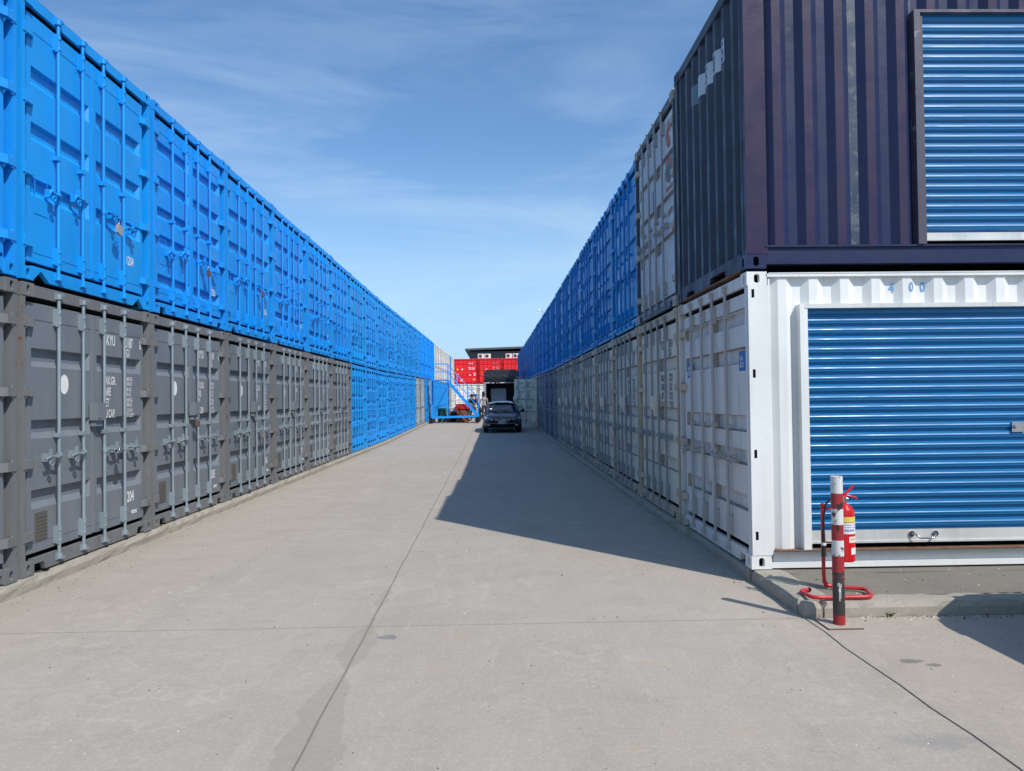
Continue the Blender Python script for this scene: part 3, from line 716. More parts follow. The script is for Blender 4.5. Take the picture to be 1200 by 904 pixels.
for i in range(1, 26):
    yc = RY0+RP*(i+.5); zb = gz(yc)+KH+.006; rz = R(-90)
    lod = 0 if i < 5 else (1 if i < 12 else 2); k = {}
    CRO = {1: ('FCIU', '50314', '6'), 2: ('GLDU', '31745', '2'), 3: ('CRXU', '22087', '5'), 4: ('TGHU', '17302', '9')}
    if i < 8:
        sty, t, g = 'cream', [(1,1,1), (1.04,1.03,1), (.95,.96,.97)][i % 3], 'cream containers in the bottom right row'; lab = '%s cream container after the white roller shutter one, bottom right row' % ORD[i-1]
        if lod == 0: k = dict(owner=CRO[i])
    elif i == 8: sty, t, g, lab = 'slate', (1,1,1), None, 'slate grey container between cream and dark blue ones, bottom right row'
    elif i in (9, 10): sty, t, g, lab = 'dkblue', (1,1,1), 'dark blue containers in the bottom right row', 'dark blue container in the bottom right row, %s of two' % ('nearer' if i == 9 else 'farther')
    elif i in (11, 12): sty, t, g, lab = 'cream', (.8, .86, .92), 'cream containers beside the car', 'grey cream container just in front of the open door, %s of two' % ('nearer' if i == 11 else 'farther')
    elif i == 13: sty, t, g, lab = 'cream', (1.3, 1.32, 1.25), None, 'cream container with its door swung open beside the dark car'; lod = 1; k = dict(open_right=True)
    else: sty, t, g, lab = 'cream', (.95, .97, 1), 'cream containers behind the open door', '%s cream container behind the open door, bottom right row' % ORD[i-14]
    container(sty, lod, XR+jit(.008), yc, zb, rz, lab, g, t, **k)
    lod = 0 if i < 5 else (1 if i < 13 else 2); k = {}
    if i == 1: sty, t, g, lab = 'logo', (.78, .84, .92), None, 'pale grey container with faded orange logo between navy and blue ones, upper right row'; k = dict(number='1105')
    elif i in (18, 25): sty, t, g, lab = 'blue4', (14, .75, .75), 'lilac blue containers', 'lilac container far down the upper right row, %s of the two' % ('nearer' if i == 18 else 'farthest')  # lilac tint on two of the blue containers
    elif i < 16: sty, t, g, lab = ['blue4', 'blue5', 'blue3'][i % 3], (rnd.uniform(.5, 1.6), .74+jit(.05), .66+jit(.04)), 'blue containers in the upper right row', '%s blue container after the pale grey one, upper right row' % ORD[min(i-2, 13)]
    else: sty, t, g, lab = 'blue4', (1.2, .66, .62), 'blue containers at the far upper right', '%s darker blue container beyond the fifteenth, far upper right row' % ORD[min(i-16,9)]
    if sty == 'blue3' and i < 5: k = {}
    r_ = container(sty, lod, XR+jit(.012), yc+jit(.006), zb+UP, rz, lab, g, t, **k)
    if i == 1:
        r_.scale = (1, 1, 1.02)
        dr = [c for c in r_.children if c.name.startswith('door')][1]; dl = [c for c in r_.children if c.name.startswith('door')][0]
        mbl = MB(); yq = YF-.003
        def disc(cx, cz, r0, r1, a0, a1, m, n=14):
            vs = []; 
            for q in range(n+1):
                a = R(a0+(a1-a0)*q/n); vs += [(cx+r0*math.cos(a), yq, cz+r0*math.sin(a)), (cx+r1*math.cos(a), yq, cz+r1*math.sin(a))]
            mbl.add(vs, [(2*q, 2*q+1, 2*q+3, 2*q+2) for q in range(n)], m)
        disc(.82, 1.70, .0, .13, 0, 360, 1); disc(.82, 1.70, .13, .2, -20, 200, 0); disc(.85, 2.18, 0.02, .17, 20, 300, 0)
        mbl.quad((.66, yq, 1.48), (1.0, yq, 1.48), (1.0, yq, 1.54), (.66, yq, 1.54), 0); mbl.quad((.72, yq, 1.16), (1.0, yq, 1.18), (.98, yq, 1.26), (.74, yq, 1.24), 0)
        build(mbl, 'faded_logo', [M_OR, M_SLATE], dr)
        quads_obj('blue_sticker', [(-.16, -.06, 1.45, 1.72, 0)], [M_STICK], dl)
        dr['label'] = 'door with a faded orange logo'

# ------------------------------------------------------------------ the corner stack with roller shutters
TS = lambda v: (HW-v[1], v[0], v[2])
def roller(root, s0, s1, z0, z1, mats):
    """slats of a roller shutter, each its own part, plus the bottom rail"""
    n = int(round((z1-z0)/.0845)); ph = (z1-z0)/n; mb = MB()
    pr_ = []
    for t, y in ((0, .036), (.015, .054), (.27, .058), (.32, .036), (.42, .034), (.55, .035), (.60, .030), (.66, .029), (.73, .034), (.78, .036), (1, .036)): pr_.append((y, t*ph))
    seg = len(pr_)-1
    vs = []
    for y, z in pr_: vs += [(s0-.02, y, z), (s1+.02, y, z)]
    mb.add(vs, [(2*k, 2*k+1, 2*k+3, 2*k+2) for k in range(seg)], 0, True)
    mb.T = TS; me = mb.mesh('slat', [M_SLAT])
    for i in range(n): add_obj('slat', me, root, (0, 0, z0+i*ph))
def lowbox(root, name, mats, boxes, bev=None):
    mb = MB(); mb.T = TS
    for b_ in boxes: mb.box(*b_)
    o = build(mb, name, mats, root); return o
# lower, white
root = add_obj('shipping_container', None); S = STY['whiteb']; ycr = RY0+HW
tmp = make_container('whiteb', 0, right=False)
for ch in list(tmp.children): ch.parent = root
bpy.data.objects.remove(tmp)
for ch in root.children:
    if ch.name.startswith('body'): ch.data = ch.data.copy(); ch.data.materials[0] = M_WHITE
root.location = (XR, ycr, KH+.006); root.rotation_euler = (0, 0, R(-90)); tag(root, 'white container with blue roller shutter and 400 above it, near right corner', 'shipping container')
# near castings get white paint and a holed long face
for ch in root.children:
    if ch.name.startswith('corner_casting'):
        xs = [v.co.x for v in ch.data.vertices]
        if sum(xs)/len(xs) > 0: ch.data = ch.data.copy(); ch.data.materials[0] = M_WHITE
mb = MB(); mb.T = TS
zs = [.29, 1.0, 1.70, 2.40]
mb.box(.058, .185, -.004, .09, .120, 2.471); mb.box(.003, .032, -.004, .09, .120, 2.471)
cur = .120
for z in zs: mb.box(.032, .058, -.004, .09, cur, z-.037); cur = z+.037
mb.box(.032, .058, -.004, .09, cur, 2.471) if cur < 2.471 else None
mb.box(.185, .20, .012, .09, .16, 2.53)
build(mb, 'corner_post', [M_WHITE], root)
lowbox(root, 'post_slot', [M_BLACK], [(.031, .059, -.0005, .002, z-.038, z+.038) for z in zs])
for ch in root.children:
    for g_ in list(ch.children):
        if g_.name.startswith('hinge') and min(v.co.x for v in g_.data.vertices) > .9: bpy.data.objects.remove(g_)
mb = MB(); mb.T = TS
corr(mb, .20, .45, .165, 2.545, .016, 0, ph=.27, depth=.04); corr(mb, .45, 4.33, 2.30, 2.545, .016, 0, ph=.27, depth=.04); corr(mb, 4.33, 5.88, .165, 2.545, .016, 0, ph=.27, depth=.04)
build(mb, 'side_wall', [M_WHITE], root)
lowbox(root, 'top_rail', [M_WHITE], [(.165, 5.89, .0, .09, 2.545, 2.572), (.19, 5.88, -.004, .02, 2.572, 2.580)])
lowbox(root, 'bottom_rail', [M_WHITE], [(.165, 5.89, .004, .09, .008, .055), (.195, 5.88, .035, .09, .055, .160)])
lowbox(root, 'door_sill', [M_RUST], [(.20, 5.88, -.045, .05, .160, .168)])
lowbox(root, 'rear_corner_post', [M_WHITE], [(5.88, 6.058, -.004, .12, 0, 2.591)])
lowbox(root, 'door_jamb', [M_WHITE], [(.445, .485, -.030, .06, .168, 2.300), (.488, .516, -.022, .05, .168, 2.262)])
lowbox(root, 'door_jamb', [M_WHITE], [(4.290, 4.330, -.030, .06, .168, 2.300), (4.262, 4.288, -.022, .05, .168, 2.262)])
lowbox(root, 'door_lintel', [M_ALU], [(.486, 4.289, -.026, .06, 2.264, 2.302)])
lowbox(root, 'shutter_slot', [M_BLACK], [(.50, 4.27, .075, .09, .17, 2.30)])
roller(root, .515, 4.26, .325, 2.275, None)
br = lowbox(root, 'shutter_bottom_rail', [M_ALU], [(.518, 4.258, .018, .05, .215, .322), (.518, 4.258, .008, .018, .212, .230)])
mb = MB(); mb.T = TS
for cx in (1.515,):
    mb.path([(cx-.105, .008, .29), (cx-.09, -.03, .285), (cx-.055, -.04, .255), (cx+.055, -.04, .255), (cx+.09, -.03, .285), (cx+.105, .008, .29)], .008, 7)
    for e in (-.105, .105): mb.tube((cx+e, .017, .285), (cx+e, .004, .285), .026, 10)
build(mb, 'shutter_handle', [M_CHROME], root)
mb = MB(); mb.T = TS
mb.box(2.33, 2.44, .018, .045, 1.16, 1.25); mb.box(2.35, 2.43, .008, .018, 1.19, 1.22); mb.tube((2.36, .02, 1.205), (2.36, -.004, 1.205), .016, 10); mb.box(2.43, 2.50, .004, .014, 1.196, 1.214)
build(mb, 'shutter_lock', [M_CHROME], root)
V, F = text_verts([('4', 1.275, 2.405, .085, .8), ('0', 1.435, 2.408, .085, .8), ('0', 1.555, 2.410, .085, .8)])
me = bpy.data.meshes.new('unit_number'); me.from_pydata([TS((x, .016+corr_d(x, .278, .04, .27)-.005, z)) for x, z in V], [], F); me.materials.append(M_LETB); add_obj('unit_number', me, root)
# stickers on its alley doors
drs = [c for c in root.children if c.name.startswith('door') and len(c.children)]
for d_, x0, x1, z0, z1 in ((drs[1], .86, 1.035, 1.735, 1.915), (drs[0], -.97, -.82, 1.72, 1.90)):
    st_ = quads_obj('sticker', [(x0, x1, z0, z1, 0), (x0+.01, x1-.01, z0-.03, z0-.002, 1)], [M_STICK, M_LAB], d_, YF-.003)
    w_ = (x1-x0)
    text_obj('sticker_print', [('blue', x0+w_*.16, z0+.095, .050, w_/.24), ('BOX', x0+w_*.16, z0+.03, .050, w_/.24)], M_LETW, d_, YF-.005)
setcol(root, (1, 1, 1))
for ch in root.children:
    if ch.name.startswith('door') and ch.children: setcol(ch, (1, 1, 1))
# upper, navy
root = add_obj('shipping_container', None); zb = KH+.006+UP
root.location = (XR-.004, ycr-.004, zb); root.rotation_euler = (0, 0, R(-90)); root.scale = (1, 1, 1.06); tag(root, 'navy purple container with blue roller shutter, top of the near right stack', 'shipping container')
mb = MB(); body_geo(mb, 0, True, False); build(mb, 'body', [M_NAVY_D], root)
mb = MB(); 
for s in (-1, 1): mb.box(*sorted((s*1.10, s*(1.216 if s < 0 else 1.15))), .0, .12, .118, 2.473)
mb.box(-1.057, 1.057, .004, .12, 2.48, 2.585); mb.prism([(-1.057, .02), (-1.057, .15), (1.057, .15), (1.057, .02), (.62, .02), (.58, .085), (.12, .085), (.08, .02), (-.5, .02), (-.54, .07), (-.8, .07), (-.84, .02)], 'y', .004, .05)
build(mb, 'end_frame', [M_NAVY_D], root)
mb = MB(); corr(mb, -1.10, 1.10, .15, 2.48, .014, 0, pitch=.272, depth=.042, ph=.03); build(mb, 'end_wall', [M_NAVY_D], root)
mb = MB(); mb.box(-1.05, 1.05, .0, .10, .0, .018); mb.box(-.55, .05, .05, .09, .02, .085); build(mb, 'rusty_bottom_edge', [M_RUST], root)
for s in (-1, 1):
    for z in (0, 2.473):
        mb = MB(); casting_geo(mb, s, z); build(mb, 'corner_casting', [M_NAVY if s > 0 else M_NAVY_D, M_BLACK], root)
# numbers on patches that follow the corrugation
ph, pt, dp = .03, .272, .042
def patch(x0, x1, z0, z1, m):
    mb = MB(); ks = corr_knots(x0, x1, pt, ph)
    for a, b_ in zip(ks, ks[1:]):
        ya, yb = .014+corr_d(a, pt, dp, ph)-.003, .014+corr_d(b_, pt, dp, ph)-.003
        mb.quad((a, ya, z0), (b_, yb, z0), (b_, yb, z1), (a, ya, z1))
    return build(mb, 'number_patch', [m], root)
base_x = .03
pts_ = [(base_x+.272*(k_-.02), c_, m_) for k_, c_, m_ in ((2, '5', M_TAPEW), (1, '0', M_TAPEW), (0, '5', M_TAPEW), (-1, '', M_TAPEW), (-2, '', M_TAPET))]
for xa, ch_, m_ in pts_:
    z0 = 1.97; patch(xa, xa+(.085 if xa > .5 else .14), z0, z0+.21, m_)
    if ch_:
        V, F = text_verts([(ch_, xa+.009, z0+.02, .17, .52)])
        me = bpy.data.meshes.new('digit'); me.from_pydata([(x, .014+corr_d(x, pt, dp, ph)-.005, z) for x, z in V], [], F); me.materials.append(M_LETD); add_obj('digit', me, root)
lowbox(root, 'corner_post', [M_NAVYP], [(.003, .150, -.004, .09, .120, 2.471), (.150, .190, .004, .09, .120, 2.471)])
mb = MB(); mb.T = TS
nf = lambda s_, ya, yb: 1 if abs(ya-yb) < 1e-6 and ya < .02 else (2 if (abs(ya-yb) < 1e-6 and (.9 < s_ < 1.05 or 1.3 < s_ < 1.53)) else 0)
corr(mb, .19, 1.53, .19, 2.50, .012, 0, ph=.26, depth=.046, mf=nf); corr(mb, 1.53, 4.55, 2.14, 2.50, .012, 0, ph=.26, depth=.046, mf=nf); corr(mb, 4.55, 5.88, .19, 2.50, .012, 0, ph=.26, depth=.046, mf=nf)
build(mb, 'side_wall', [M_NAVY, M_NAVYP, M_NAVYW], root)
lowbox(root, 'top_rail', [M_NAVY], [(.165, 5.89, .0, .09, 2.50, 2.585)])
lowbox(root, 'bottom_rail', [M_NAVY], [(.165, 5.89, .018, .09, .045, .175), (.165, 5.89, -.002, .09, .175, .190), (.165, 5.89, .004, .09, .036, .047)])
lowbox(root, 'rear_corner_post', [M_NAVY], [(5.88, 6.058, -.004, .12, 0, 2.591)])
lowbox(root, 'door_jamb', [M_NAVYJ], [(1.520, 1.575, -.014, .06, .191, 2.125), (1.577, 1.598, -.006, .05, .191, 2.095)])
lowbox(root, 'door_jamb', [M_NAVYJ], [(4.498, 4.560, -.014, .06, .191, 2.125), (4.476, 4.496, -.02, .05, .191, 2.095)])
lowbox(root, 'door_lintel', [M_NAVYJ], [(1.520, 4.560, -.012, .06, 2.126, 2.150)])
lowbox(root, 'shutter_slot', [M_BLACK], [(1.58, 4.49, .075, .09, .19, 2.14)])
roller(root, 1.60, 4.475, .290, 2.13, None)
lowbox(root, 'shutter_bottom_rail', [M_ALU], [(1.603, 4.472, .018, .05, .222, .288), (1.603, 4.472, .006, .018, .220, .236)])
setcol(root, (1, 1, 1))
# ------------------------------------------------------------------ far end: red over white containers, shed, air conditioners
M_SHED = paint('dark cladding', (.075,.085,.095), .5, dust=.1, dirt=.2, dent=0, tint=False)
M_CONCW = concrete('far slab concrete', (.33,.32,.29), False)
for k, xc in enumerate((-2.92, -.41, 2.10)):
    w_ = ['left', 'middle', 'right'][k]
    container('white', 1, xc, 77.0, gz(77)+KH, 0, 'white container at the far end under the %s red one' % w_, 'white containers closing the alley')
    r_ = container('red', 1, xc, 77.0, gz(77)+KH+UP, 0, 'red container at the far end above the truck, %s of three' % w_, 'red containers closing the alley')
    dr = [c for c in r_.children if c.name.startswith('door')]
    text_obj('lettering', [('TEX', .25, 1.45, .26, 1.0), ('TEXU 204', .30, 2.06, .12, .62)], M_LETW, dr[1])
    quads_obj('print_blocks', [(.45, .75, 1.97, 2.03, 1), (.30, .58, .86, .96, 0), (.80, 1.0, .86, 1.12, 0), (.82, .98, .93, 1.05, 1), (.72, .95, .42, .48, 0)], [M_LETW, M_LABB], dr[1])
    quads_obj('warning_label', [(-.92, -.78, 1.42, 1.58, 2), (-.45, -.30, 1.42, 1.58, 0), (-.92, -.70, .95, 1.02, 0), (-.55, -.32, .28, .50, 0)], [M_LETW, M_LABB, M_YEL], dr[0])
pf2 = MB(); pf2.box(-4.2, 4, 76.6, 84, gz(77)-.3, gz(77)+KH-.003); tag(build(pf2, 'pavement', M_CONCW), kind='structure')
# shed
t = thing('storage_shed', 'dark grey corrugated shed rising behind the red containers', 'shed', (0, 90, gz(90)))
mb = MB(); H0 = 6.85
corr(mb, -2.95, 12, 0, H0, 0, 0, pitch=.45, depth=.06); mb.box(-2.95, 12, .08, 14, 0, H0); build(mb, 'wall', [M_SHED], t)
mb = MB(); mb.prism([(-3.45, H0+.10), (12.6, H0+.55), (12.6, H0+.78), (-3.45, H0+.32)], 'y', -.7, 14.5); build(mb, 'roof', [M_SHED], t)
M_ACW = flat('air conditioner casing', (.72,.72,.68), .5)
def ac_unit(x, y, z, lab):
    t = thing('air_conditioner', lab, 'air conditioner', (x, y, z), 0, 'air conditioners on the red containers'); t.scale = (.78, .78, .8)
    mb = MB(); mb.box(-.42, .42, 0, .34, .06, .66); mb.box(-.36, -.26, .02, .32, 0, .06); mb.box(.26, .36, .02, .32, 0, .06); bevelled(build(mb, 'casing', [M_ACW], t), .01)
    mb = MB(); mb.lathe([(.25, -.012), (.235, -.02), (.22, -.012)], (-.1, 0, .36), 18, 0, axis='y'); mb.lathe([(.001, -.004), (.22, -.003)], (-.1, 0, .36), 18, 1, axis='y')
    for k in range(6): mb.tube((-.1, -.01, .36), (-.1+.22*math.cos(k*math.pi/3), -.01, .36+.22*math.sin(k*math.pi/3)), .006, 4)
    build(mb, 'fan_grille', [M_ACW, M_BLACK], t)
zt = gz(77)+KH+UP+2.6
for x, l in ((-1.35, 'white air conditioner above the red containers, leftmost of four'), (-.66, 'white air conditioner above the red containers, second from the left'), (1.55, 'white air conditioner above the red containers, third from the left'), (2.28, 'white air conditioner above the red containers, nearest the blue row')):
    ac_unit(x, 77.6, zt, l)
def lamp_mast(x, y, h, lab):
    t = thing('street_lamp', lab, 'street lamp', (x, y, gz(y)-.03), 0, 'lamp masts behind the right row')
    mb = MB(); mb.tube((0,0,0), (0,0,h), .12, 8, 0, .05); build(mb, 'pole', [M_GALV], t)
    mb = MB(); mb.path([(0, 0, h-.1), (-.15, 0, h+.15), (-.5, 0, h+.25)], .04, 6); build(mb, 'arm', [M_GALV], t)
    mb = MB(); mb.lathe([(.02, .5), (.22, .35), (.32, .05), (.30, 0), (.02, 0)], (-.75, 0, h+.0), 12); bl = build(mb, 'lamp_head', [M_ACW], t)
lamp_mast(9.5, 144, 18.1, 'lamp mast with a white head over the upper right row'); lamp_mast(9.75, 230, 19.0, 'small distant lamp head low over the end of the upper right row')

# ------------------------------------------------------------------ blue mobile stairs
M_STAIR = paint('blue stair paint', (.008,.31,.86), .4, dust=.03, rust=.05, dirt=.1, dent=0, tint=False)
t = thing('mobile_stairs', 'blue wheeled access stairs and platform beside the left row', 'mobile stairs', (-3.85, 45.6, gz(46)-.0))
def part(name, fn, mats=None, par=None):
    mb = MB(); fn(mb); return build(mb, name, mats or [M_STAIR], par or t)
PH = 2.62; D = 1.0
def bar(mb, a, b_, w=.05):
    a, b_ = Vector(a), Vector(b_); d = (b_-a).normalized(); s = Vector((0,1,0)) if abs(d.y) < .9 else Vector((1,0,0)); u = d.cross(s).normalized()*w/2; v = d.cross(u).normalized()*w/2
    vs = [a-u-v, a+u-v, a+u+v, a-u+v, b_-u-v, b_+u-v, b_+u+v, b_-u+v]
    mb.add(vs, [(0,3,2,1), (4,5,6,7), (0,1,5,4), (1,2,6,5), (2,3,7,6), (3,0,4,7)])
for yy in (0, D):
    part('base_rail', lambda m: bar(m, (0, yy, .36), (2.85, yy, .42), .12))
    for x in (0.0, .98):
        part('leg', lambda m: bar(m, (x, yy, .30 if x else .16), (x, yy, PH), .075))
    part('stringer', lambda m: bar(m, (.95, yy, PH), (2.85, yy, .40), .15))
    part('handrail', lambda m: (bar(m, (.98, yy, PH+1.0), (2.95, yy, 1.42), .032), bar(m, (.98, yy, PH+.5), (2.9, yy, .92), .025)))
    for x in (1.55, 2.2, 2.85):
        zz = PH-(x-.95)*(PH-.4)/1.9
        part('rail_post', lambda m: bar(m, (x, yy, zz), (x, yy, zz+1.02), .03))
    for x in (0.0, .98): part('rail_post', lambda m: bar(m, (x, yy, PH), (x, yy, PH+1.05), .032))
    part('guard_rail', lambda m: (bar(m, (0, yy, PH+1.03), (1.0, yy, PH+1.03), .03), bar(m, (0, yy, PH+.55), (1.0, yy, PH+.55), .024)))
part('cross_rail', lambda m: (bar(m, (0, 0, .36), (0, D, .36), .1), bar(m, (2.85, 0, .42), (2.85, D, .42), .1), bar(m, (0, D, .4), (.98, D, 2.4), .04)))
part('platform', lambda m: m.box(-.05, 1.02, -.04, D+.04, PH, PH+.06))
for k in range(10):
    f = (k+.5)/10; part('step', lambda m: m.box(.95+1.9*f-.11, .95+1.9*f+.13, .04, D-.04, PH-(PH-.4)*f-.02, PH-(PH-.4)*f+.02))
for x in (0.0, 2.8):
    for yy in (0, D):
        w_ = part('wheel', lambda m: m.lathe([(.05, -.05), (.15, -.045), (.165, -.02), (.165, .02), (.15, .045), (.05, .05)], (x, yy, .165), 14, 0, axis='y'), [M_RUB])
        part('wheel_fork', lambda m: bar(m, (x, yy-.07, .15), (x, yy-.07, .36), .04), [M_BLACK])

# ------------------------------------------------------------------ clutter behind the stairs
M_GREEN = paint('green drum paint', (.06,.22,.12), .45, rust=.3, dent=0, tint=False)
M_WOOD = flat('reddish plywood', (.26,.085,.04), .65)
M_REDC = flat('red cover', (.55,.02,.02), .6)
def gp(x, y): return (x, y, gz(y)-.0)
t = thing('oil_drum', 'green drum standing under the blue stairs', 'drum', gp(-3.35, 47.8))
part('drum_body', lambda m: m.lathe([(.001, .0), (.29, .0), (.30, .02), (.285, .04), (.285, .3), (.30, .32), (.285, .34), (.285, .6), (.30, .62), (.285, .64), (.285, .86), (.30, .88)], (0,0,0), 18), [M_GREEN])
part('drum_lid', lambda m: m.lathe([(.30, .88), (.27, .865), (.001, .865)], (0,0,0), 18), [M_BLACK])
t = thing('wooden_crate', 'tall reddish wooden crate with a red cover beside the people', 'crate', gp(-2.05, 47.6))
part('panel', lambda m: m.box(-.36, .36, -.3, .3, 0, .86), [M_WOOD])
for x in (-.37, .33): part('batten', lambda m: m.box(x, x+.05, -.325, -.30, 0, .86), [M_WOOD])
part('cover', lambda m: (m.box(-.40, .40, -.34, .34, .86, 1.16), m.box(-.42, .42, -.36, .36, .84, .88)), [M_REDC])
t = thing('wooden_crate', 'small brown box between the green drum and the tyres', 'box', gp(-2.95, 47.9))
part('panel', lambda m: m.box(-.15, .15, -.2, .2, 0, .75), [M_WOOD])
def tyre(x, y, z, lab):
    mb = MB(); mb.lathe([(.19, -.09), (.29, -.10), (.33, -.06), (.33, .06), (.29, .10), (.19, .09), (.19, -.09)], (0, 0, .1), 16, 0)
    o = build(mb, 'tyre', [M_RUB]); o.location = (x, y, z); tag(o, lab, 'tyre', 'tyres stacked under the stairs')
for k, w_ in enumerate(('bottom', 'middle', 'top')): tyre(-2.62+.03*k, 47.9, gz(48)+.2*k, 'black tyre, %s of the pile under the stairs' % w_)
def sack(x, y, z, s, m_, lab):
    mb = MB(); n = 10; r_ = random.Random(int(x*99))
    mb.lathe([(.001, 0), (.22*s, .01), (.28*s, .08*s), (.27*s, .22*s), (.2*s, .33*s), (.08*s, .38*s), (.001, .37*s)], (0,0,0), n)
    mb.v = [(v[0]*1.3+r_.uniform(-.02,.02), v[1]+r_.uniform(-.02,.02), v[2]+r_.uniform(-.015,.015)) for v in mb.v]
    o = build(mb, 'sack', [m_]); o.location = (x, y, z); tag(o, lab, 'sack', 'sacks under the stairs')
sack(-2.6, 47.9, gz(48)+.6, 1.0, M_LAB, 'pale sack lying on the tyres under the stairs'); sack(-2.3, 48.3, gz(48)+.0, 1.5, M_LABO if False else flat('tan sack cloth', (.35,.30,.22), .9), 'tan sack on the ground by the crate')
sack(-2.62, 48.4, gz(48)+.0, 1.8, flat('dark sack cloth', (.03,.03,.04), .9), 'dark bag on the ground behind the tyres')

# ------------------------------------------------------------------ truck
M_TARP = flat('black tarpaulin', (.022,.023,.026), .28, spec=.7)
M_TRK = paint('truck white paint', (.30,.32,.35), .5, dust=.1, dent=0, tint=False)
M_TRKB = flat('truck blue', (.12,.17,.30), .5)
t = thing('box_truck', 'truck with open rear and black tarpaulin roof behind the dark car', 'truck', (.50, 53, gz(53)))
for s in (-1, 1):
    part('side_wall', lambda m: m.box(*sorted((s*1.2, s*1.16)), 0, 5.2, .95, 3.25), [M_TRKB])
    part('rear_post', lambda m: m.box(*sorted((s*1.22, s*1.10)), -.06, .0, .9, 2.55), [M_TRK])
    part('wheel', lambda m: (m.lathe([(.2, -.28), (.42, -.27), (.47, -.22), (.47, .22), (.42, .27), (.2, .28)], (s*.9, 1.2, .47), 20, 0, axis='x')), [M_RUB])
    part('wheel', lambda m: (m.lathe([(.2, -.14), (.42, -.13), (.47, -.1), (.47, .1), (.42, .13), (.2, .14)], (s*1.0, 6.3, .47), 20, 0, axis='x')), [M_RUB])
    part('mudflap', lambda m: m.box(*sorted((s*.65, s*1.15)), .35, .37, .25, .9), [M_RUB])
    part('tail_light', lambda m: m.box(*sorted((s*.85, s*1.1)), -.05, -.0, .78, .9), [M_REDC])
part('deck', lambda m: m.box(-1.2, 1.2, -.04, 5.2, .82, .95), [M_TRKB])
part('front_wall', lambda m: m.box(-1.16, 1.16, 5.1, 5.2, .95, 3.2), [M_TRK])
part('rear_beam', lambda m: m.box(-1.22, 1.22, -.08, .0, 2.50, 2.58), [M_ALU])
part('chassis', lambda m: (m.box(-.45, -.3, 0, 7.6, .5, .82), m.box(.3, .45, 0, 7.6, .5, .82), m.box(-1.1, 1.1, -.05, .02, .45, .6)), [M_BLACK])
mb = MB(); r_ = random.Random(3); n1, n2 = 28, 8; vs = []
for j in range(n2+1):
    z = 2.56+(3.30-2.56)*j/n2
    for i in range(n1+1):
        x = -1.24+2.48*i/n1; fold = .05*math.sin(i*1.9+j*1.1)*(1-j/n2)+.03*math.sin(i*.9+2*j)
        vs.append((x, -.10+fold*.9-.05*math.sin(j/n2*3.1), z+(.04*math.sin(i*.5) if j == 0 else 0)))
fs = [(j*(n1+1)+i, j*(n1+1)+i+1, (j+1)*(n1+1)+i+1, (j+1)*(n1+1)+i) for j in range(n2) for i in range(n1)]
mb.add(vs, fs, 0, True)
mb.prism([(-1.26, 3.15), (-1.22, 3.30), (-1.0, 3.46), (1.0, 3.46), (1.22, 3.30), (1.26, 3.15)], 'y', -.14, 5.3)
build(mb, 'tarpaulin', [M_TARP], t)
part('load_panel', lambda m: m.box(-.75, .35, 1.4, 1.5, .95, 2.15), [M_LGREY])
part('cab', lambda m: (m.prism([(5.5, .6), (7.6, .6), (7.6, 1.6), (7.3, 2.5), (5.5, 2.6)], 'x', -1.1, 1.1)), [M_TRK])
part('windscreen', lambda m: m.quad((-1.0, 7.605, 1.65), (1.0, 7.605, 1.65), (.95, 7.33, 2.44), (-.95, 7.33, 2.44)), [M_BLACK])
for s in (-1, 1): part('wing_mirror', lambda m: (m.box(*sorted((s*1.3, s*1.48)), 5.9, 6.0, 1.5, 2.0), m.tube((s*1.1, 6, 1.9), (s*1.35, 6, 1.9), .02, 6)), [M_BLACK])

